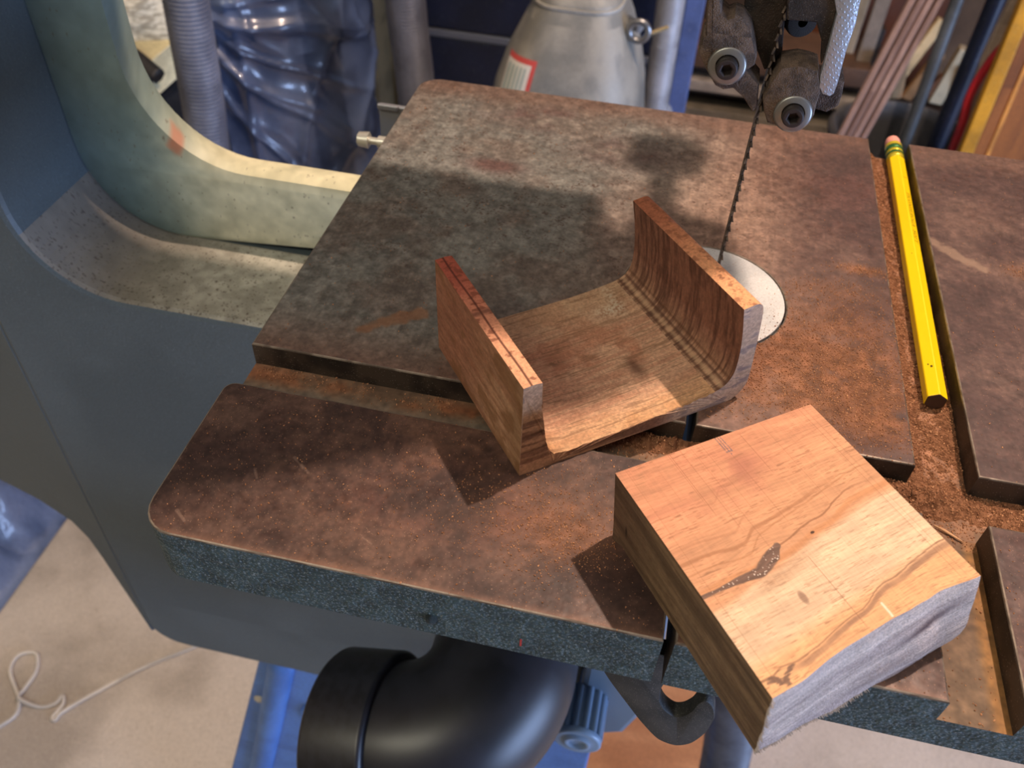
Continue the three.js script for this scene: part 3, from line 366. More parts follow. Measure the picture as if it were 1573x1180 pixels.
  // grid faces of the slightly irregular hexahedron, with a wavy sawn front and a waney lower right corner
  const N = 48, NH = 16; const P = (u, v, t) => { // u: A->B, v: A->D, t: up
    const q = (i, j) => { const lo = (1 - u) * (1 - v) * a[i] + u * (1 - v) * b[i] + u * v * c[i] + (1 - u) * v * d[i], hi = (1 - u) * (1 - v) * A[i] + u * (1 - v) * B[i] + u * v * Cc[i] + (1 - u) * v * D[i]; return lo + (hi - lo) * t; };
    let x = q(0), z = q(1), y = h * t; const vx = 0.62, vz = 0.78, ux = 0.784, uz = -0.62;
    const f = sm(0.85, 1, v) * (-0.0016 * sm(0.08, 0.35, u) * sm(1.0, 0.8, u) * t + 0.0022 * sm(0.3, 0.8, u) * (1 - t) * sm(0, 0.25, t) + 0.0008 * (fbm(u * 9, t * 4, 3) - 0.5)); x += vx * f; z += vz * f;
    const wane = sm(0.78, 1.0, u) * sm(0.35, 0.0, t); if (t < 0.35) { x -= ux * 0.0 * wane; } const cut = 0.011 * sm(0.45, 0.0, t) ** 2 * sm(0.8, 1.0, u); x -= ux * cut; z -= uz * cut;
    const l = sm(0.08, 0, v) * sm(0.2, 0, t) * 0.0018 * sm(0.2, 0, u); z += l; return [x, y + (t > 0.99 ? 0 : 0), z];
  };
  const faces = []; const grid = (f, nu, nv, mi, flip) => { const pos = [], uv = [], idx = []; for (let j = 0; j <= nv; j++) for (let i = 0; i <= nu; i++) { pos.push(...f(i / nu, j / nv)); uv.push(i / nu, j / nv); } for (let j = 0; j < nv; j++) for (let i = 0; i < nu; i++) { const p = j * (nu + 1) + i, q = p + nu + 1; flip ? idx.push(p, q, p + 1, p + 1, q, q + 1) : idx.push(p, p + 1, q, q, p + 1, q + 1); } const g = new THREE.BufferGeometry(); g.setAttribute('position', new THREE.Float32BufferAttribute(pos, 3)); g.setAttribute('uv', new THREE.Float32BufferAttribute(uv, 2)); g.setIndex(idx); g.computeVertexNormals(); faces.push([g.toNonIndexed(), mi]); };
  grid((s, t) => P(s, t, 1), N, N, 0, true); grid((s, t) => P(s, t, 0), N, N, 3, false); grid((s, t) => P(0, s, t), N, NH, 1, false); grid((s, t) => P(s, 1, t), N, NH, 2, false); grid((s, t) => P(1, s, t), N, NH, 3, true); grid((s, t) => P(s, 0, t), N, NH, 3, true);
  const g = mergeGeometries(faces.map(f => f[0])); let st = 0; for (const [q, mi] of faces) { g.addGroup(st, q.attributes.position.count, mi); st += q.attributes.position.count; }
  part('block_body', g, mats, bl);
  // frayed fibres along the freshly sawn lower front edge
  const fr = rng(5), fib = []; for (let i = 0; i < 420; i++) { const u = fr() * 0.62, p = P(u, 1, 0.0), L = 0.0004 + 0.0011 * fr() * fr(); const e = [p[0] + 0.62 * L * (0.3 + 0.5 * fr()) + (fr() - 0.5) * 0.001, p[1] - L * (0.2 + 0.5 * fr()), p[2] + 0.78 * L * (0.3 + 0.5 * fr())]; if (p[2] < zF + 0.001) continue; fib.push(cyl([p[0] - 0.0004, p[1] + 0.0003, p[2] - 0.0005], e, 0.00018, 0.00005, 4)); }
  for (let i = 0; i < 90; i++) { const t = fr(), p = P(0, 1, t), L = 0.0005 + 0.001 * fr(); fib.push(cyl(p, [p[0] + (fr() - 0.2) * L, p[1] + (fr() - 0.5) * L, p[2] + L], 0.00018, 0.00004, 4)); }
  const fm = part('sawn_fibres', merge(fib), std([186, 172, 160], 0.9), bl); fm.userData.kind = 'stuff';
}
{ // hollowed block: U-shaped slice
  const th = 0.6704, u = [Math.cos(th), -Math.sin(th)], v = [Math.sin(th), Math.cos(th)], O = [-0.1213, 0.035], DEP = 0.0637;
  const key = [[0, 0, 1], [-0.3, 20, 0], [-0.5, 38, 1], [3, 38.3, 0], [5.4, 38, 1], [6.2, 27, 0], [7.6, 17, 0], [9.0, 10, 0], [10.6, 6.2, 0], [13.6, 4.4, 0], [20, 4.0, 0], [35, 4.4, 0], [52, 5.2, 0], [64, 6.2, 0], [71.5, 7.3, 0], [75.4, 9.3, 0], [77.3, 13, 0], [77.6, 18, 0], [77.0, 25, 0], [75.6, 33, 0], [73.6, 41.6, 1], [78, 42.2, 0], [80.6, 41.2, 0.5], [82, 37, 0], [83.4, 25, 0], [84.6, 9, 0.5], [83.5, 4, 0], [80.5, 1.0, 0], [75, 0, 0.4], [40, 0, 0]];
  const pts = []; for (let i = 0; i < key.length; i++) { const p = key[i], q = key[(i + 1) % key.length], n = Math.max(1, Math.round(Math.hypot(q[0] - p[0], q[1] - p[1]) / 1.2)); const pm = key[(i - 1 + key.length) % key.length], qn = key[(i + 2) % key.length];
    for (let k = 0; k < n; k++) { const t = k / n; let x = p[0] + (q[0] - p[0]) * t, y = p[1] + (q[1] - p[1]) * t; if (p[2] < 1 && q[2] < 1) { const h = (a, b, c, d) => 0.5 * (2 * b + (c - a) * t + (2 * a - 5 * b + 4 * c - d) * t * t + (3 * b - a - 3 * c + d) * t * t * t); x = h(pm[0], p[0], q[0], qn[0]); y = h(pm[1], p[1], q[1], qn[1]); } pts.push([x, Math.max(0, y)]); } }
  const n = pts.length, cum = [0]; for (let i = 0; i < n; i++) { const q = pts[(i + 1) % n]; cum.push(cum[i] + Math.hypot(q[0] - pts[i][0], q[1] - pts[i][1])); }
  const L = cum[n]; const nearest = (x, y) => { let b = 0, bd = 1e9; pts.forEach((p, i) => { const d = Math.hypot(p[0] - x, p[1] - y); if (d < bd) { bd = d; b = i; } }); return cum[b]; };
  const sTop0 = nearest(-0.5, 38), sTop1 = nearest(5.4, 38), sFl0 = nearest(10.6, 6.2), sFl1 = nearest(71.5, 7.3), sW = nearest(77.3, 13), sR0 = nearest(73.6, 41.6), sR1 = nearest(80.6, 41.2), sOut = nearest(84.6, 9);
  const map = tex(2048, 512, (uu, vv) => {
    const s = uu * L, d = vv * 63.7; // millimetres round the profile, millimetres from the front
    const fine = fbm(s * 1.6, d * 1.6, 3), q = fbm(s * 0.12 + 3, d * 0.12, 4), gD = fbm(s * 1.5, d * 0.11 + 8, 4), gS = fbm(s * 0.09, d * 1.4, 4); let k;
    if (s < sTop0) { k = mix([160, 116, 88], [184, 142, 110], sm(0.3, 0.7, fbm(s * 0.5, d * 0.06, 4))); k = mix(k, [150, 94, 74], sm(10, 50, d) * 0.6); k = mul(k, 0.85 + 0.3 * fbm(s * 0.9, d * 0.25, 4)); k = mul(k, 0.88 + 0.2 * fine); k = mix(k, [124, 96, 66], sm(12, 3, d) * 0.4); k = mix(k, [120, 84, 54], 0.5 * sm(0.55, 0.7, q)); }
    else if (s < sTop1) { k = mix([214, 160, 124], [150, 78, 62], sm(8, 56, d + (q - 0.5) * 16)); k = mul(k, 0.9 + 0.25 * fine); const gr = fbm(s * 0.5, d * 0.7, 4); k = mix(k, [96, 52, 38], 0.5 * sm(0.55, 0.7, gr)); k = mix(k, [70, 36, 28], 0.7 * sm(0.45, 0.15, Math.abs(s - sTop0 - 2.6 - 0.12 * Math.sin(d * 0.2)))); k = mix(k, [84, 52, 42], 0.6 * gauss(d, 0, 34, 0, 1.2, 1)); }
    else if (s < sFl0) { k = mul(mix([150, 100, 64], [176, 124, 84], gD), 0.85 + 0.25 * fine); }
    else if (s < sFl1) { k = mix([186, 140, 112], [210, 170, 138], sm(0.3, 0.7, gS)); k = mix(k, [172, 116, 88], 0.6 * sm(0.45, 0.7, q)); k = mix(k, [176, 150, 116], sm(38, 62, d) * 0.55); k = mix(k, [208, 164, 112], sm(14, 3, d) * 0.5 * (0.5 + q)); k = mul(k, 0.84 + 0.3 * fine); k = mul(k, 0.95 + 0.1 * vn(s * 0.4, d * 6)); k = mix(k, [112, 80, 58], 0.45 * sm(0.58, 0.72, gS));  // front of the hollow's floor painted paler, as lit
      const c0 = (sFl0 + sFl1) / 2; k = mix(k, [90, 62, 48], 0.7 * gauss(s, d, c0 + 14, 22, 2.2, 4.5)); k = mix(k, [96, 76, 56], 0.6 * gauss(s, d, c0 - 10, 36, 4, 2.5) * sm(0.4, 0.6, fine)); k = mix(k, [206, 200, 178], 0.7 * gauss(s, d, sFl1 - 10, 51, 6, 3) * sm(0.35, 0.6, fine)); k = mix(k, [206, 200, 178], 0.5 * gauss(s, d, sFl1 - 6, 56, 2, 8) * sm(0.35, 0.6, fine)); }
    else if (s < sR0) { const w = s - sFl1; k = mix([182, 144, 114], [140, 98, 80], sm(0, 16, w)); const strk = fbm(s * 0.08, d * 0.9, 4), st2 = fbm(s * 0.35, d * 1.7, 3); k = mix(k, [82, 54, 44], 0.6 * sm(0.42, 0.72, strk)); k = mul(k, 0.8 + 0.36 * st2); k = mul(k, 0.9 + 0.2 * fine); for (const [o, z2] of [[1.2, 0.5], [4.4, 0.55], [6.6, 0.35]]) k = mix(k, [84, 56, 42], z2 * sm(0.75, 0.1, Math.abs(w - o))); k = mix(k, [206, 174, 136], 0.45 * sm(1.0, 0.2, Math.abs(w - 2.8))); }
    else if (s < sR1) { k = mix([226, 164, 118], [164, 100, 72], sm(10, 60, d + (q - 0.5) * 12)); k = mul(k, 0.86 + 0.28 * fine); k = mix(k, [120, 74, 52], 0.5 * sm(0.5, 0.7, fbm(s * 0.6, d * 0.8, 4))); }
    else { k = mul(mix([170, 124, 86], [190, 146, 104], q), 0.85 + 0.3 * fine); }
    return k;
  });
  const cap = tex(768, 512, (uu, vv) => { const s = uu * 88, y = vv * 44; const g = fbm(s * 0.16, y * 0.5, 4), f = fbm(s * 1.5, y * 1.5, 3), g2 = fbm(s * 0.06 + 0.2 * y, y * 0.7, 4); let k = mix([184, 150, 122], [208, 176, 148], g); const low = sm(58, 48, s); k = mix(k, mix([184, 138, 106], [128, 90, 70], sm(0.42, 0.62, g2)), low * 0.85 * sm(30, 24, y)); k = mul(k, 0.84 + 0.32 * f); k = mix(k, [104, 92, 96], 0.5 * sm(0.55, 0.7, g) * sm(50, 60, s)); k = mix(k, [72, 48, 36], 0.7 * gauss(s, y, 8, 10.5, 6, 0.8) * sm(0.4, 0.6, g + 0.3 * f)); k = mix(k, [84, 56, 42], 0.6 * gauss(s, y - (s) * 0.08, 6, 17, 7, 0.7)); return k; });  // lower left of the end face browned: the solid block's shade, painted in
  const bp = grey(1024, 512, (uu, vv) => { const s = uu * L, d = vv * 63.7; const wall = s > sFl1 ? vn(s * 0.4, d * 3.4) : vn(s * 0.3, d * 2.6); return 0.45 * wall + 0.35 * fbm(s * 1.4, d * 1.4, 3) + 0.2 * vn(s * 4, d * 4); });
  const side = new THREE.MeshPhysicalMaterial({ map, roughness: 0.7, specularIntensity: 0.5, bumpMap: bp, bumpScale: 0.00009 }), end = new THREE.MeshPhysicalMaterial({ map: cap, roughness: 0.85, specularIntensity: 0.4 });
  const ND = 44, pos = [], uv = [], idx = []; const W3 = (s, y, d) => [O[0] + (u[0] * s - v[0] * d) / 1000, y / 1000, O[1] + (u[1] * s - v[1] * d) / 1000];
  const rag = i => { const s = cum[i % n]; const inner = sm(sTop1 - 2, sTop1 + 1, s) * sm(sFl1 + 2, sFl1 - 6, s); return inner * (0.9 * (fbm(s * 0.8, 3, 3) - 0.5) + 0.5 * (LUT[(i * 37) & 65535] - 0.5)); };
  for (let j = 0; j <= ND; j++) for (let i = 0; i <= n; i++) { const p = pts[i % n], t = j / ND, d = t * DEP * 1000; const edge = Math.max(0, 1 - d / 2.5); const bow = p[0] > 9 && p[0] < 77 && p[1] > 2 && p[1] < 12 ? 0.9 * t * sm(60, 20, p[0]) : 0; pos.push(...W3(p[0], p[1] + bow, d + rag(i) * edge)); uv.push(cum[i] / L, t); }
  for (let j = 0; j < ND; j++) for (let i = 0; i < n; i++) { const a = j * (n + 1) + i, b = a + n + 1; idx.push(a, a + 1, b, b, a + 1, b + 1); }
  let g = new THREE.BufferGeometry(); g.setAttribute('position', new THREE.Float32BufferAttribute(pos, 3)); g.setAttribute('uv', new THREE.Float32BufferAttribute(uv, 2)); g.setIndex(idx); g = toCreasedNormals(g, 0.5);
  const tri = THREE.ShapeUtils.triangulateShape(pts.map(p => new THREE.Vector2(...p)), []), cp = [], cu = [];
  for (const back of [0, 1]) for (const t of tri) for (const i of back ? t : [t[0], t[2], t[1]]) { const j = back ? ND : 0, o = (j * (n + 1) + i) * 3; cp.push(pos[o], pos[o + 1], pos[o + 2]); cu.push(pts[i][0] / 88, pts[i][1] / 44); }
  let cg = new THREE.BufferGeometry(); cg.setAttribute('position', new THREE.Float32BufferAttribute(cp, 3)); cg.setAttribute('uv', new THREE.Float32BufferAttribute(cu, 2)); cg.computeVertexNormals();
  const nS = g.attributes.position.count; g = mergeGeometries([strip(g), strip(cg)]); g.addGroup(0, nS, 0); g.addGroup(nS, cg.attributes.position.count, 1);
  const t = thing('hollow_block', 'hollowed U-shaped reddish brown wood block standing behind the solid block', 'wood block', [-0.11, 0, -0.015]);
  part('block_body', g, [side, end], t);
}
// ------------------------------------------------------------------ pencil, splinter, sawdust
{
  const e = V3(0.01404, -0.0056, -0.22498), b = V3(0.01257, -0.0056, -0.0376), dir = b.clone().sub(e), L = dir.length(); dir.normalize();
  const p = thing('pencil', 'yellow hexagonal unsharpened pencil with a pink eraser lying in the right slot', 'pencil', [0.0133, yF, -0.13]);
  const cv = document.createElement('canvas'); cv.width = 2048; cv.height = 256; const cx = cv.getContext('2d'); cx.fillStyle = '#fbd408'; cx.fillRect(0, 0, 2048, 256);
  cx.font = 'bold 30px serif'; cx.fillStyle = '#8a6a08'; const fr = 256 / 6; cx.textBaseline = 'middle';
  for (const f of [0, 1, 2, 3, 4, 5]) if (f === 2) { cx.save(); cx.translate(400, fr * (f + 0.5)); cx.scale(1.5, 1); cx.fillText('TICONDEROGA', 0, 1); cx.fillText('SOFT', 252, 1); cx.restore(); }
  cx.strokeStyle = '#4a3a10'; cx.lineWidth = 4; cx.beginPath(); cx.moveTo(232, fr * 2.2); cx.lineTo(245, fr * 2.75); cx.stroke(); cx.fillStyle = '#5a4512'; cx.fillRect(1860, fr * 3.2, 14, 8); cx.fillRect(1846, fr * 3.5, 10, 5); cx.fillRect(1000, fr * 3.3, 5, 4);
  const map = new THREE.CanvasTexture(cv); map.colorSpace = THREE.SRGBColorSpace; map.flipY = false;
  const R = 0.0039, rows = 40, pos = [], uv = [], idx = []; const len = L - 0.021;
  const ax = e.clone().addScaledVector(dir, 0.021), up = V3(0, 1, 0), sd = dir.clone().cross(up).normalize(); // sd points to the left (-x)
  const ring = []; for (let k = 0; k < 6; k++) { const a0 = k * Math.PI / 3 - Math.PI * 0.5, a1 = (k + 1) * Math.PI / 3 - Math.PI * 0.5; ring.push([a0 + 0.06, k + 0.04], [a1 - 0.06, k + 0.96]); }
  const P = (a, r, t) => ax.clone().addScaledVector(dir, t).addScaledVector(sd, -Math.cos(a) * r).addScaledVector(up, Math.sin(a) * r);
  const verts = [[0, 1], [len - 0.0003, 1], [len, 0.95]]; for (const [t, k] of verts) for (const [a, w] of [...ring, [ring[0][0] + Math.PI * 2, 6.04]]) { const q = P(a, R * k, t); pos.push(q.x, q.y, q.z); uv.push(t / len, w / 6); }
  const nr = 13; for (let j = 0; j < 2; j++) for (let i = 0; i < 12; i++) { const A = j * nr + i, B = A + nr; idx.push(A, A + 1, B, B, A + 1, B + 1); }
  let g = new THREE.BufferGeometry(); g.setAttribute('position', new THREE.Float32BufferAttribute(pos, 3)); g.setAttribute('uv', new THREE.Float32BufferAttribute(uv, 2)); g.setIndex(idx); g = toCreasedNormals(g, 0.3);
  part('shaft', g, new THREE.MeshPhysicalMaterial({ map, roughness: 0.38, clearcoat: 0.3, clearcoatRoughness: 0.3, side: THREE.DoubleSide }), p, 'yellow painted hexagonal shaft with small printed lettering');
  const at = t => { const q = e.clone().addScaledVector(dir, t); return [q.x, q.y, q.z]; }, D3 = [dir.x, dir.y, dir.z];
  const hexEnd = ext(Array.from({ length: 6 }, (_, k) => [R * 0.95 * Math.cos(k * Math.PI / 3 + Math.PI / 6), R * 0.95 * Math.sin(k * Math.PI / 3 + Math.PI / 6)]), 0.0012, 0.0002); hexEnd.translate(...at(L - 0.001));
  part('blunt_end', hexEnd, std([64, 40, 28], 0.7), p, 'dark flat uncut end');
  const band = (t0, t1, r, m, nm, l) => part(nm, lathe([[0, 0], [r * 0.97, 0], [r, 0.0003], [r, t1 - t0 - 0.0003], [r * 0.97, t1 - t0], [0, t1 - t0]], at(t0), D3, 32), m, p, l);
  const yel = std([226, 206, 60], 0.3, 0.45), grn = std([50, 112, 58], 0.35, 0.35);
  band(0.0075, 0.0105, 0.0040, yel, 'ferrule', 'yellow and green banded metal ferrule'); const fer = p.children[p.children.length - 1];
  const bandS = (t0, t1, r, m) => part('ferrule_band', lathe([[0, 0], [r, 0], [r, t1 - t0], [0, t1 - t0]], at(t0), D3, 32), m, fer); bandS(0.0105, 0.0138, 0.0041, grn); bandS(0.0138, 0.0165, 0.00395, yel); bandS(0.0165, 0.0182, 0.0041, grn); bandS(0.0182, 0.0215, 0.0040, yel);
  part('eraser', lathe([[0, 0], [0.002, 0.0002], [0.0032, 0.0012], [0.0036, 0.003], [0.0036, 0.009], [0, 0.009]], at(0), D3, 32), std([222, 152, 138], 0.8), p, 'pink rubber eraser');
}
{
  const t = thing('wood_splinter', 'thin pale wood splinter lying where the two table slots cross', 'splinter', [0.0112, yF, 0.0181]);
  part('sliver', sweep([[0.0068, yF + 0.0007, 0.0157], [0.0098, yF + 0.0008, 0.0171], [0.0128, yF + 0.0007, 0.0187], [0.0152, yF + 0.0006, 0.0201]], (q, a) => 0.0003 * (0.5 + 0.7 * Math.sin(Math.PI * Math.min(1, q * 0.8 + 0.15))) * (1 + 0.3 * Math.cos(a * 2 + q * 5)), 24, 8), std([206, 160, 118], 0.8), t);
}
{ // sawdust: low drifts in the slots and loose grains
  const r = rng(21), sdM = mottled([112, 76, 54], [150, 106, 78], 0.02, 0.95, 0, { n: 512, fx: 16, fy: 16, o: 5, bump: 0.0006, extra: { specularIntensity: 0.2 } });
  const drift = thing('sawdust', 'orange brown sawdust strewn over the table and heaped in its slots', 'sawdust', [-0.02, yF, -0.05]); drift.userData.kind = 'stuff';
  const H = (x, z) => { // height of the heaps above the slot floor
    const n = fbm(x * 320, z * 320, 4), m = fbm(x * 900 + 3, z * 900, 2); let h = 0;
    if (z < S) h = Math.max(h, 0.0042 * sm(0.0085, 0.001, x) * sm(0.012, -0.01, z) * (0.55 + 0.6 * n), 0.0022 * sm(0.012, 0.0185, x) * sm(0.0, -0.03, z) * (0.4 + n), 0.0022 * sm(0.01, -0.012, z) * (n - 0.15));
    h = Math.max(h, 0.0052 * gauss(x, z, 0.0, 0.0045, 0.02, 0.006) * (0.3 + n), 0.0035 * gauss(x, z, -0.018, 0.008, 0.018, 0.008) * (0.2 + n), 0.003 * gauss(x, z, 0.035, 0.008, 0.02, 0.008) * n);
    if (x < -0.03) h = Math.max(h, 0.0044 * gauss(x, z, -0.074, 0.002, 0.025, 0.004) * (0.2 + n) * (x > k0 - 0.002 && x < k1 + 0.002 ? 0.1 : 1));
    return h + (m - 0.5) * 0.0004 - 0.0006;
  };
  const mk = (x0, x1, z0, z1, nx, nz) => { const g = new THREE.PlaneGeometry(1, 1, nx, nz), p = g.attributes.position, uv = g.attributes.uv; for (let i = 0; i < p.count; i++) { const x = x0 + (p.getX(i) + 0.5) * (x1 - x0), z = z0 + (0.5 - p.getY(i)) * (z1 - z0); p.setXYZ(i, x, yF + H(x, z), z); uv.setXY(i, x, z); } g.computeVertexNormals(); return g; };
  const m1 = part('heap', merge([mk(0.0001, S - 0.0001, zB, S, 40, 420), mk(-0.12, -0.0001, 0.0001, S - 0.0001, 220, 40), mk(S, 0.08, 0.0001, S - 0.0001, 120, 40)]), sdM, drift); m1.userData.kind = 'stuff';
  const gg = new THREE.IcosahedronGeometry(1, 0); { const p = gg.attributes.position; for (let i = 0; i < p.count; i++) { const k = 0.75 + 0.5 * lat(Math.round(p.getX(i) * 9), Math.round(p.getY(i) * 9 + p.getZ(i) * 31)); p.setXYZ(i, p.getX(i) * k * 1.5, p.getY(i) * k * 0.8, p.getZ(i) * k); } gg.computeVertexNormals(); }
  const N = 30000, im = new THREE.InstancedMesh(gg, std([255, 255, 255], 0.9), N), mx = new THREE.Matrix4(), q = new THREE.Quaternion(), eu = new THREE.Euler(), col = new THREE.Color(); let c = 0, tries = 0;
  const foot = (x, z) => { const lx = (x + 0.1213) * 0.7836 - (z - 0.035) * 0.6213, ld = -((x + 0.1213) * 0.6213 + (z - 0.035) * 0.7836); if (lx > -0.001 && lx < 0.085 && ld > -0.0005 && ld < 0.0645) return true; const bx = (x + 0.0903) * 0.79 - (z - 0.0492) * 0.613, bz = (x + 0.0903) * 0.613 + (z - 0.0492) * 0.79; return bx > 0 && bx < 0.066 && bz > 0 && bz < 0.067; };
  while (c < N && tries++ < 900000) {
    const x = -0.222 + r() * 0.304, z = -0.21 + r() * 0.29, d = dust(x, z), bg = z > S ? 0.035 : 0.008; if (r() > Math.max(bg, d)) continue; const inSlot = (x > 0 && x < S) || (z > 0 && z < S); if (!inSlot && foot(x, z)) continue; if (x > k0 && x < k1 && z > -0.05) continue;
    const y = inSlot ? yF + Math.max(0, (z < S && x > -0.12 ? H(x, z) : 0)) : Math.hypot(x - IX, z - IZ) < IR ? 0.0002 : 0; if (y === 0.0002 && r() > 0.15) continue; const sc = (0.00011 + 0.00022 * r() * r()) * (inSlot ? 1.2 : 1);
    eu.set(r() * 3, r() * 6.3, r() * 3); q.setFromEuler(eu); mx.compose(V3(x + 0.02, y - yF + sc * 0.5, z + 0.05), q, V3(sc, sc, sc)); im.setMatrixAt(c, mx); const t = r(); const k = mix([138, 92, 62], [206, 154, 112], t * t * 0.8 + 0.2 * r()); im.setColorAt(c, col.copy(srgb(...k))); c++;
  }
  im.count = c; im.name = 'grains'; im.userData.kind = 'stuff'; im.castShadow = im.receiveShadow = true; drift.add(im);
}
// ------------------------------------------------------------------ clutter behind and under the saw
const plain = (c, r = 0.7, m = 0, e = {}) => mottled(mul(c, 0.88), mul(c, 1.08), 0.25, r, m, { n: 256, speck: 0.004, extra: e });
const ribbed = (r, pitch, L, depth = 0.06) => (t) => r * (1 + depth * Math.cos(t * L / pitch * Math.PI * 2));
function hose(name, label, pts, r, mat, group) {
  const t = thing(name, label, 'hose', [pts[pts.length - 1][0], -T, pts[pts.length - 1][2]], group); const L = new THREE.CatmullRomCurve3(pts.map(p => V3(...p))).getLength();
  part('hose_body', sweep(pts, ribbed(r, 0.0046, L, 0.028), Math.round(L / 0.0046 * 6), 20), mat, t); return t;
}
{ // clear dust bag
  const bag = thing('dust_bag', 'tall clear plastic dust bag, wrinkled and shining blue, behind the saw column', 'dust bag', [-0.8, -T, -1.15]);
  const nU = 220, nV = 200, pos = [], uv = [], idx = [], c = [-0.8, -1.15];
  for (let j = 0; j <= nV; j++) for (let i = 0; i <= nU; i++) {
    const a = i / nU * Math.PI * 2, y = -T + 0.005 + 0.97 * j / nV, s = a * 0.19; let r = 0.186 + 0.004 * (fbm(s * 9, y * 7, 3) - 0.5) - 0.05 * sm(-T + 0.1, -T, y) - 0.02 * sm(-0.12, 0.02, y);
    // folds fanning out from a tug point at the left of the front
    const fx = a - Math.PI * 0.40, fy = y + 0.32, ang = Math.atan2(fy, fx * 0.19), d = Math.hypot(fx * 0.19, fy); const cre = (q, p) => Math.pow(1 - Math.abs(Math.sin(q)), p); const wob = fbm(s * 5, y * 5, 2);
    r += 0.014 * (cre(ang * 5.5 + 2 * wob, 3) + 0.6 * cre(ang * 11 + 1 + 3 * wob, 4) - 0.5) * sm(0.01, 0.06, d) * sm(0.6, 0.2, d); const a2 = Math.atan2(y + 0.75, (a - Math.PI * 0.62) * 0.19); r += 0.010 * (cre(a2 * 7 + 2 * wob, 3) - 0.4); r += 0.008 * (cre(s * 30 + y * 14 + 6 * wob, 4) - 0.3) * fbm(s * 9, y * 4, 2);
    pos.push(c[0] - Math.cos(a) * r, y, c[1] + Math.sin(a) * r); uv.push(s, y);
  }
  for (let j = 0; j < nV; j++) for (let i = 0; i < nU; i++) { const a = j * (nU + 1) + i, b = a + nU + 1; idx.push(a, a + 1, b, b, a + 1, b + 1); }
  const g = new THREE.BufferGeometry(); g.setAttribute('position', new THREE.Float32BufferAttribute(pos, 3)); g.setAttribute('uv', new THREE.Float32BufferAttribute(uv, 2)); g.setIndex(idx); g.computeVertexNormals();
  part('bag_film', g, mottled([72, 84, 112], [104, 120, 152], 0.4, 0.3, 0, { n: 512, o: 4, extra: { clearcoat: 1, clearcoatRoughness: 0.1, side: THREE.DoubleSide } }), bag);
  part('bag_clamp', new THREE.TorusGeometry(0.166, 0.006, 10, 60).rotateX(Math.PI / 2).translate(-0.8, 0.0, -1.15), M.steel, bag, 'steel band round the bag top');
}
const hoseM = mottled([86, 88, 98], [108, 110, 120], 0.2, 0.45, 0, { n: 128 }), hoseD = mottled([70, 74, 84], [92, 96, 106], 0.2, 0.4, 0, { n: 128 });
hose('vacuum_hose', 'grey corrugated vacuum hose hanging in front of the clear dust bag', [[-0.575, 0.12, -0.62], [-0.588, -0.1, -0.6], [-0.598, -0.25, -0.6], [-0.606, -0.36, -0.6], [-0.61, -0.6, -0.61], [-0.58, -0.8, -0.64], [-0.56, -0.925, -0.66]], 0.0225, hoseM);
hose('vacuum_hose', 'grey corrugated hose in front of the navy cabinet, left of the pale machine', [[-0.475, 0.15, -0.93], [-0.468, -0.1, -0.9], [-0.46, -0.26, -0.9], [-0.452, -0.36, -0.9], [-0.44, -0.6, -0.9], [-0.43, -0.91, -0.9]], 0.026, hoseM);
hose('vacuum_hose', 'dark ribbed hose running down to the floor beneath the wood block', [[0.02, -0.32, -0.15], [0.04, -0.48, -0.18], [0.066, -0.62, -0.2], [0.08, -0.74, -0.2], [0.085, -0.85, -0.2], [0.085, -0.922, -0.2]], 0.0235, hoseD);
{
  const t = thing('black_bin', 'black plastic bin left of the grey hose, heaped with scraps', 'bin', [-0.78, -T, -0.76]);
  const wallP = [[-0.9, -0.85], [-0.725, -0.85], [-0.725, -0.67], [-0.9, -0.67]], inn = wallP.map(([x, z]) => [x + (x < -0.8 ? 0.008 : -0.008), z + (z < -0.76 ? 0.008 : -0.008)]);
  part('bin_body', planarUV(merge([extXZ(wallP, -T, -0.31, 0.001, [inn]), extXZ(wallP, -T, -T + 0.01, 0)])), plain([30, 31, 32], 0.5), t);
  part('rim', planarUV(extXZ(wallP.map(([x, z]) => [x + (x < -0.8 ? -0.007 : 0.007), z + (z < -0.76 ? -0.007 : 0.007)]), -0.325, -0.31, 0.002, [inn])), plain([24, 24, 25], 0.45), t);
  const b = thing('wood_offcut', 'small cream wood offcut on top of the black bin beside the hose', 'offcut', [-0.735, -0.31, -0.72]);
  part('offcut_body', planarUV(box(-0.757, -0.709, -0.309, -0.266, -0.745, -0.68, 0.002)), plain([214, 204, 160], 0.7), b);
  const s = thing('work_strap', 'black webbing strap lying over the scraps in the black bin', 'strap', [-0.78, -0.31, -0.73]);
  part('webbing', (() => { const g = sweep([[-0.86, -0.27, -0.70], [-0.82, -0.235, -0.69], [-0.77, -0.245, -0.685], [-0.735, -0.262, -0.678], [-0.70, -0.28, -0.668]], (t, a) => 0.016 * Math.abs(Math.cos(a)) + 0.003, 40, 12); return g; })(), plain([22, 22, 22], 0.6), s);
  const c = thing('canvas_rag', 'crumpled cream canvas rag at the top left behind the strap', 'rag', [-0.79, -0.28, -0.78]);
  const g = new THREE.SphereGeometry(1, 60, 40); { const p = g.attributes.position; for (let i = 0; i < p.count; i++) { const x = p.getX(i), y = p.getY(i), z = p.getZ(i), k = 1 + 0.5 * (fbm(x * 2.2 + 9, y * 2.2 + z * 1.7, 4) - 0.5); p.setXYZ(i, -0.785 + x * 0.075 * k, -0.245 + y * 0.06 * k, -0.78 + z * 0.06 * k); } g.computeVertexNormals(); }
  part('cloth', g, mottled([150, 142, 120], [206, 198, 172], 0.12, 0.9, 0, { n: 256 }), c);
}
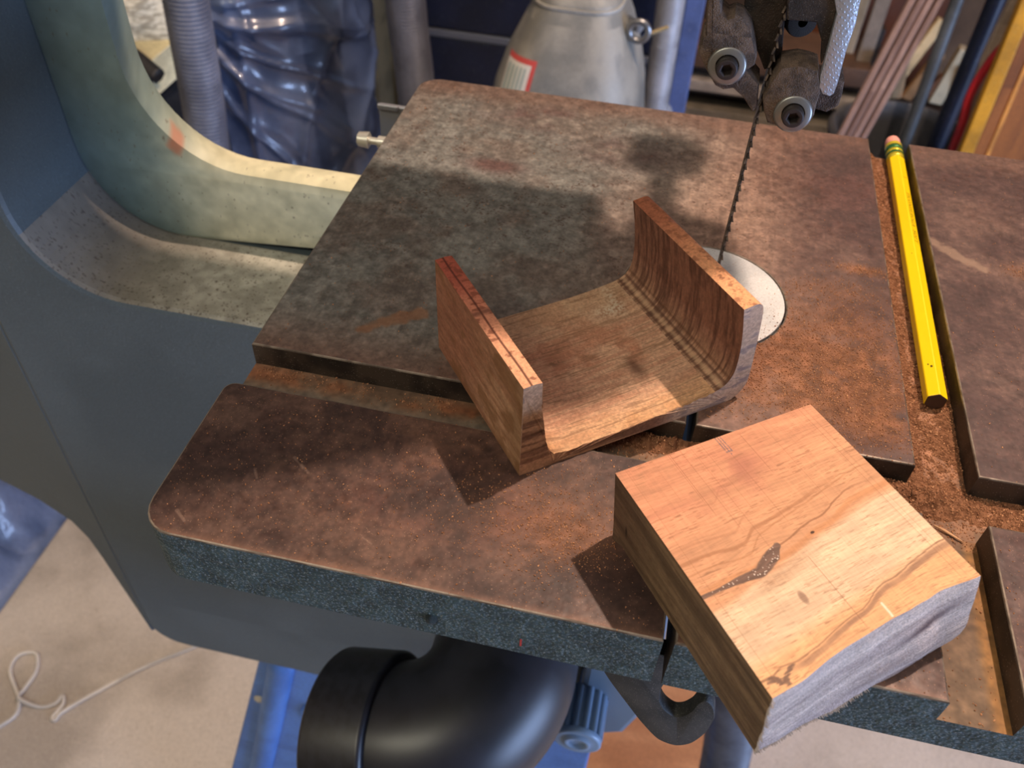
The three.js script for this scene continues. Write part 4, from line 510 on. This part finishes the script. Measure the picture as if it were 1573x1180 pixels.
{ // olive plywood cabinet and the navy cabinet
  const t = thing('plywood_cabinet', 'tall olive brown plywood cabinet standing right of the clear dust bag', 'cabinet', [-0.77, -T, -1.42]);
  part('side_panel', planarUV(box(-0.95, -0.688, -T, 0.25, -1.62, -1.36, 0.002)), mottled([74, 66, 46], [98, 86, 60], 0.5, 0.75, 0, { n: 256 }), t);
  part('edge_strip', planarUV(box(-0.6878, -0.675, -T, 0.25, -1.62, -1.355, 0.001)), plain([112, 108, 88], 0.6), t, 'paler edge strip');
  const p = thing('leather_pouch', 'dark reddish brown leather pouch hanging on the olive cabinet', 'pouch', [-0.745, -0.5, -1.345]);
  part('pouch_body', planarUV(smooth(extXY([[-0.775, -0.40], [-0.705, -0.40], [-0.70, -0.49], [-0.715, -0.53], [-0.735, -0.545], [-0.76, -0.525], [-0.775, -0.48]], -1.358, -1.345, 0.006), 0.6)), plain([84, 50, 30], 0.6), p);
  part('flap', planarUV(extXY([[-0.778, -0.38], [-0.702, -0.38], [-0.702, -0.425], [-0.74, -0.44], [-0.778, -0.425]], -1.3452, -1.3415, 0.001)), plain([96, 58, 36], 0.6), p);
  const n = thing('steel_cabinet', 'wide dark navy steel cabinet against the back wall', 'cabinet', [-0.36, -T, -1.65]), nv = plain([22, 28, 48], 0.35);
  part('carcass', planarUV(box(-0.628, -0.12, -T, 0.3, -1.9, -1.415, 0.004)), nv, n);
  part('door', planarUV(box(-0.622, -0.126, -0.495, 0.28, -1.4145, -1.4, 0.004)), nv, n); part('door', planarUV(box(-0.622, -0.126, -0.94, -0.512, -1.4145, -1.4, 0.004)), nv, n);
  part('trim_rail', planarUV(box(-0.622, -0.126, -0.5105, -0.4965, -1.4145, -1.396, 0.002)), std([120, 124, 134], 0.35, 0.6), n, 'light metal rail between the doors');
}
{ // pale machine with a tapered cover
  const m = thing('shop_machine', 'pale grey machine with a tapered rounded cover and a red-bordered label', 'machine', [-0.225, -T, -0.84]);
  const sec = [[-0.62, -0.232, 0.115, 0.13], [-0.45, -0.231, 0.108, 0.12], [-0.34, -0.230, 0.098, 0.108], [-0.286, -0.2285, 0.0905, 0.098], [-0.25, -0.227, 0.080, 0.088], [-0.211, -0.2245, 0.064, 0.072], [-0.185, -0.2245, 0.052, 0.06], [-0.178, -0.2245, 0.050, 0.058], [-0.165, -0.2245, 0.041, 0.05], [-0.12, -0.2235, 0.034, 0.045], [-0.05, -0.222, 0.028, 0.04], [0.0, -0.222, 0.018, 0.03], [0.008, -0.222, 0.002, 0.004]];
  const n = 64, pos = [], uv = [], idx = []; const sub = []; for (let i = 0; i + 1 < sec.length; i++) for (let k = 0; k < 4; k++) { const t = k / 4; sub.push(sec[i].map((v, j) => v + (sec[i + 1][j] - v) * t)); } sub.push(sec[sec.length - 1]);
  for (const [y, cx, hw, hd] of sub) for (let i = 0; i <= n; i++) { const a = i / n * Math.PI * 2, e = 0.62, ca = Math.cos(a), sa = Math.sin(a); pos.push(cx + hw * Math.sign(ca) * Math.abs(ca) ** e, y, -0.84 + hd * Math.sign(sa) * Math.abs(sa) ** e); uv.push(i / n * 0.6, y); }
  for (let j = 0; j + 1 < sub.length; j++) for (let i = 0; i < n; i++) { const a = j * (n + 1) + i, b = a + n + 1; idx.push(a, b, a + 1, b, b + 1, a + 1); }
  const g = new THREE.BufferGeometry(); g.setAttribute('position', new THREE.Float32BufferAttribute(pos, 3)); g.setAttribute('uv', new THREE.Float32BufferAttribute(uv, 2)); g.setIndex(idx); g.computeVertexNormals();
  part('cover', g, mottled([126, 126, 118], [158, 155, 142], 0.2, 0.55, 0.1, { n: 512, speck: 0.004 }), m, 'dusty pale grey tapered cover');
  part('seam_rib', planarUV(smooth(extXZ(arc(0, 0, 1, 0, Math.PI * 2, 48).slice(0, -1).map(([a, b]) => [-0.2245 + 0.0535 * Math.sign(a) * Math.abs(a) ** 0.62, -0.84 + 0.0615 * Math.sign(b) * Math.abs(b) ** 0.62]), -0.186, -0.182, 0.001), 0.5)), plain([165, 163, 152], 0.5), m);
  part('pedestal', planarUV(box(-0.33, -0.135, -T, -0.6, -0.95, -0.73, 0.01)), plain([120, 120, 116], 0.6), m);
  const lab = tex(128, 128, (u, v) => u > 0.86 || v > 0.88 ? [206, 84, 78] : (Math.floor(u * 14) % 2 && u < 0.7 && v < 0.8) ? [150, 176, 168] : [222, 220, 208]);
  { const secAt = y => { for (let i = 0; i + 1 < sec.length; i++) if (y >= sec[i][0] && y <= sec[i + 1][0]) { const t = (y - sec[i][0]) / (sec[i + 1][0] - sec[i][0]); return sec[i].map((v, k) => v + (sec[i + 1][k] - v) * t); } };
    const g2 = new THREE.PlaneGeometry(1, 1, 16, 10), p = g2.attributes.position; for (let i = 0; i < p.count; i++) { const y = -0.262 + p.getY(i) * 0.05, x = -0.281 + p.getX(i) * 0.036 + p.getY(i) * 0.010, [, cx, hw, hd] = secAt(y), q = Math.min(0.985, Math.abs((x - cx) / hw)), ca = q ** (1 / 0.62), sa = Math.sqrt(1 - ca * ca) ** 0.62; p.setXYZ(i, x, y, -0.84 + hd * sa + 0.0012); } g2.computeVertexNormals(); part('warning_label', g2, new THREE.MeshStandardMaterial({ map: lab, roughness: 0.5 }), m, 'white label with a red border'); }
  const cr = part('crank', merge([new THREE.TorusGeometry(0.011, 0.004, 12, 32).translate(-0.150, -0.205, -0.80), cyl([-0.150, -0.205, -0.81], [-0.17, -0.205, -0.83], 0.006)]), M.steel, m, 'small round crank ring'); part('crank_arm', cyl([-0.139, -0.207, -0.80], [-0.118, -0.196, -0.80], 0.0022), plain([168, 150, 110], 0.5), cr);
}
{
  const t = thing('metal_pipe', 'dull grey metal pipe standing right of the pale machine', 'pipe', [-0.12, -T, -1.0]);
  part('pipe_body', planarUV(cyl([-0.118, -T, -1.0], [-0.129, 0.3, -1.0], 0.019, 0.019, 32)), mottled([150, 150, 152], [176, 176, 178], 0.15, 0.45, 0.3, { n: 256 }), t);
  part('floor_flange', lathe([[0.0, 0.0], [0.045, 0], [0.047, 0.004], [0.04, 0.012], [0.024, 0.02], [0.021, 0.03], [0.0, 0.03]], [-0.118, -T, -1.0], [0, 1, 0]), M.steel, t);
  part('coupling', lathe([[0.0, 0], [0.024, 0], [0.027, 0.004], [0.027, 0.03], [0.024, 0.036], [0.0, 0.036]], [-0.1217, -0.43, -1.0], [0, 1, 0]), std([150, 168, 196], 0.4), t);
  const p = thing('blue_post', 'narrow blue painted steel post just right of the grey pipe', 'post', [-0.092, -T, -1.12]); part('post_body', planarUV(box(-0.106, -0.078, -T, 0.3, -1.14, -1.1, 0.003)), plain([84, 104, 156], 0.45), p); part('base_plate', planarUV(box(-0.122, -0.062, -T, -T + 0.008, -1.16, -1.08, 0.002)), plain([84, 104, 156], 0.45), p);
}
{ // boards stacked low at the back and sheets leaning at the right
  const labs = ['brown board on top of the low stack seen behind the blade guide', 'white board second in the low stack behind the blade guide', 'pale beige board lowest in the stack behind the blade guide'], cs = [[92, 68, 52], [168, 158, 148], [120, 110, 94]];
  [[-0.09, 0.236, -0.5, -0.465, -1.53, -1.39], [-0.09, 0.234, -0.545, -0.525, -1.53, -1.39], [-0.085, 0.232, -0.64, -0.58, -1.53, -1.39]].forEach((b, i) => { const t = thing('lumber_board', labs[i], 'board', [(b[0] + b[1]) / 2, b[2], -1.46]); part('board_body', planarUV(box(...b, 0.002)), plain(cs[i], 0.75), t); });
  const rack = thing('lumber_rack', 'dark shelf rack holding the low boards behind the blade guide', 'rack', [0.07, -T, -1.46]); const rm = plain([48, 40, 34], 0.7);
  for (const [x, z] of [[-0.105, -1.4], [-0.105, -1.53], [0.251, -1.4], [0.251, -1.53]]) part('upright', planarUV(box(x - 0.012, x + 0.012, -T, -0.44, z - 0.012, z + 0.012, 0.002)), rm, rack);
  for (const y of [-0.64, -0.545, -0.5]) part('shelf', planarUV(box(-0.105, 0.251, y - 0.009, y, -1.53, -1.40, 0.001)), rm, rack);
}
const lean = (name, label, cat, x0, x1, w, th, z0, z1, y1, mat, group) => { // a strip standing on the floor and leaning; x0,z0 foot, x1,z1 head at y1
  const t = thing(name, label, cat, [x0, -T, z0], group), A = V3(x0, -T, z0), B = V3(x1, y1, z1), d = B.clone().sub(A), L = d.length(); const g = box(-w / 2, w / 2, 0.004, L, -th / 2, th / 2, 0.0015); const q = new THREE.Quaternion().setFromUnitVectors(V3(0, 1, 0), d.normalize()); g.applyQuaternion(q); g.translate(A.x, A.y, A.z); part('strip_body', planarUV(g), mat, t); return t;
};
{
  const pink = [mottled([140, 110, 94], [164, 132, 114], 0.3, 0.75, 0, { n: 256, fx: 30, fy: 3 }), mottled([118, 90, 76], [146, 116, 100], 0.3, 0.75, 0, { n: 256, fx: 30, fy: 3, seed: 5 })];
  const L3 = ['leftmost', 'second from the left', 'third from the left', 'rightmost'];
  for (let i = 0; i < 4; i++) lean('wood_strip', L3[i] + ' of four thin pinkish wood strips leaning right of the blade guard', 'wood strip', -0.006 + i * 0.0085, 0.192 + i * 0.0085, 0.0075, 0.009 + 0.004 * (i % 2), -0.78 - i * 0.006, -0.99 - i * 0.006, -0.06 - 0.025 * i, pink[i % 2], 'thin wood strips leaning behind the saw');
  const up = (name, label, x0, x1, z0, m) => { const t = thing(name, label, 'panel', [(x0 + x1) / 2, -0.465, z0]); part('strip_body', planarUV(box(x0, x1, -0.465, 0.15, z0 - 0.012, z0, 0.002)), m, t); };
  up('white_panel', 'narrow white melamine strip standing on the low stack behind the blade guard', 0.186, 0.206, -1.45, plain([176, 174, 168], 0.5));
  up('beige_panel', 'greyish beige strip standing on the low stack just right of the white strip', 0.209, 0.234, -1.42, plain([128, 114, 98], 0.7));
  const h = thing('hardboard_sheet', 'reddish brown hardboard sheet standing against the back wall at right', 'sheet', [0.28, -T, -1.6]); part('sheet_body', planarUV(box(0.1, 0.385, -T, 0.35, -1.62, -1.6, 0.001)), plain([104, 58, 32], 0.6), h);
}
{ // waste bin with poles and scraps
  const c = [0.285, -1.235], t = thing('waste_bin', 'round charcoal plastic waste bin behind the right half of the table', 'bin', [c[0], -T, c[1]]);
  part('bin_body', lathe([[0, 0], [0.088, 0], [0.09, 0.003], [0.112, 0.438], [0.12, 0.440], [0.122, 0.448], [0.118, 0.455], [0.108, 0.454], [0.105, 0.43], [0.084, 0.012], [0, 0.012]], [c[0], -T, c[1]], [0, 1, 0], 64), plain([84, 84, 86], 0.5), t);
  const P = (name, lab, a, b, r, m) => { const o = thing(name, lab, 'pole', [a[0], a[1], a[2]]); part('shaft', planarUV(cyl(a, b, r, r, 20)), m, o); part('end_cap', lathe([[0, 0], [r * 1.05, 0], [r * 1.1, 0.004], [r * 0.8, 0.012], [0, 0.014]], [a[0], a[1], a[2]], [0, 1, 0], 20), M.black, o); };
  P('metal_pole', 'thin grey metal pole standing in the waste bin', [0.298, -0.93, -1.22], [0.268, 0.2, -1.2], 0.0095, plain([104, 110, 112], 0.4, 0.3));
  P('metal_pole', 'dark navy pole standing in the waste bin right of the grey pole', [0.334, -0.93, -1.2], [0.328, 0.15, -1.2], 0.0135, plain([34, 38, 52], 0.4, 0.1));
  const r = rng(4), cols = [[206, 178, 130], [150, 112, 72], [186, 150, 108], [120, 78, 48], [214, 190, 150], [140, 104, 76], [168, 140, 96]], lb = ['long tan stick slanting among the scraps behind the waste bin', 'short brown stick among the scraps behind the bin', 'pale peg lying among the scraps behind the bin', 'dark brown stub among the scraps behind the bin', 'cream peg upright among the scraps behind the bin', 'greyish stub at the right of the scraps behind the bin', 'olive tan stub at the top of the scraps behind the bin'];
  const sc = thing('scrap_crate', 'dark wooden crate of scraps standing behind the waste bin', 'crate', [0.33, -T, -1.50]); const sm_ = plain([52, 34, 24], 0.8);
  part('crate_base', planarUV(box(0.275, 0.52, -T, -0.56, -1.58, -1.44, 0.003)), sm_, sc); for (const y of [-0.66, -0.75, -0.84]) part('crate_slat', planarUV(box(0.275, 0.52, y, y + 0.06, -1.4395, -1.425, 0.002)), sm_, sc);
  [[0.295, -0.56, 0.345, -0.40, 0.010], [0.335, -0.555, 0.36, -0.455, 0.010], [0.316, -0.555, 0.30, -0.47, 0.010], [0.36, -0.555, 0.385, -0.50, 0.009], [0.388, -0.555, 0.40, -0.44, 0.013], [0.42, -0.555, 0.415, -0.47, 0.013], [0.452, -0.555, 0.465, -0.40, 0.013]].forEach(([x0, y0, x1, y1, w], i) => { const o = thing('wood_scrap', lb[i], 'wood scrap', [x0, y0, -1.50]); const A = V3(x0, y0, -1.50), d = V3(x1, y1, -1.49 + 0.01 * (i % 3)).sub(A), L = d.length(), g = box(-w, w, 0, L, -w * 0.7, w * 0.7, 0.003); g.applyQuaternion(new THREE.Quaternion().setFromUnitVectors(V3(0, 1, 0), d.normalize())); g.translate(A.x, A.y, A.z); part('scrap_body', planarUV(g), plain(cols[i], 0.75), o); });
}
{ // yellow edged beam at the far right, cream and red things beside it
  const t = thing('yellow_beam', 'tall orange brown beam with a bright yellow edge at the far right', 'beam', [0.36, -T, -1.0]);
  const A = [0.292, -1.0]; const tilt = g => { g.translate(0, T, 0); g.rotateZ(0.035); g.translate(0, -T, 0); return g; };
  part('beam_body', planarUV(tilt(box(0.3405, 0.47, -T, 0.3, -1.03, -1.0, 0.003))), mottled([118, 68, 22], [150, 90, 34], 0.3, 0.55, 0, { n: 256, fx: 20, fy: 2 }), t);
  part('yellow_edge', planarUV(tilt(box(0.3215, 0.34, -T, 0.3, -1.008, -0.992, 0.002))), plain([196, 140, 26], 0.45), t, 'bright yellow painted edge'); part('groove_strip', planarUV(tilt(box(0.358, 0.363, -T, 0.3, -0.9998, -0.9985, 0.0004))), plain([206, 140, 60], 0.5), t);
  const c = thing('cream_panel', 'bent cream sheet standing just left of the yellow beam', 'sheet', [0.335, -T, -1.09]);
  part('sheet_body', planarUV(smooth(extXY([[0.325, -T], [0.345, -T], [0.34, -0.5], [0.336, -0.39], [0.328, -0.35], [0.322, -0.30], [0.325, -0.22], [0.345, -0.10], [0.365, 0.0], [0.350, 0.0], [0.328, -0.11], [0.311, -0.22], [0.308, -0.30], [0.314, -0.355], [0.322, -0.40], [0.325, -0.5]], -1.095, -1.08, 0.002), 0.5)), plain([180, 160, 136], 0.6), c);
  const r = thing('red_tube', 'thin red tube standing beside the cream sheet', 'tube', [0.316, -T, -1.06]); part('tube_body', sweep([[0.316, -T, -1.06], [0.316, -0.6, -1.06], [0.313, -0.40, -1.06], [0.306, -0.345, -1.06], [0.313, -0.29, -1.06], [0.33, -0.25, -1.06]], () => 0.006, 60, 14), plain([176, 28, 34], 0.45), r);
}
{ // on the floor
  const b = thing('plywood_scrap', 'orange brown plywood piece lying on the floor below the hook', 'board', [0.0, -T, -0.3]); part('board_body', planarUV(box(-0.13, 0.112, -T, -T + 0.012, -0.44, -0.18, 0.001)), mottled([176, 122, 84], [200, 146, 104], 0.3, 0.8, 0, { n: 256, fx: 3, fy: 14 }), b);
  const s = thing('string', 'loose white string looping over the concrete floor at lower left', 'string', [-0.77, -T, -0.19]);
  const P = [[-0.84, -0.12], [-0.816, -0.145], [-0.806, -0.165], [-0.817, -0.186], [-0.85, -0.216], [-0.852, -0.24], [-0.831, -0.247], [-0.816, -0.224], [-0.816, -0.198], [-0.812, -0.182], [-0.782, -0.18], [-0.764, -0.189], [-0.762, -0.201], [-0.754, -0.19], [-0.757, -0.171], [-0.751, -0.169], [-0.746, -0.184], [-0.701, -0.237], [-0.67, -0.269], [-0.633, -0.30], [-0.55, -0.37]];
  part('cord', sweep(P.map(([x, z], i) => [x, -T + 0.0035 + (i === 9 ? 0.006 : 0), z]), (t, a) => 0.0026 * (1 + 0.12 * Math.sin(a * 3 + t * 900)), 420, 8), plain([208, 202, 194], 0.85), s);
  const tp = thing('plastic_sheet', 'crumpled blue plastic sheet on the floor at the left edge', 'plastic sheet', [-1.1, -T, -0.5]);
  const g = new THREE.PlaneGeometry(1, 1, 70, 70), p = g.attributes.position, uv = g.attributes.uv; for (let i = 0; i < p.count; i++) { const u = p.getX(i), v = p.getY(i), e = sm(0.5, 0.3, Math.max(Math.abs(u), Math.abs(v))); p.setXYZ(i, -1.13 + u * 0.42, -T + 0.002 + e * (0.05 + 0.09 * Math.abs(fbm(u * 5 + 3, v * 5, 4) - 0.45) * 2), -0.55 - v * 0.42 + u * 0.1); uv.setXY(i, u * 0.42, v * 0.42); } g.computeVertexNormals();
  part('film', g, mottled([70, 86, 120], [110, 126, 160], 0.3, 0.35, 0, { n: 256, extra: { side: THREE.DoubleSide, clearcoat: 0.5 } }), tp);
}
renderer.render(scene, camera);
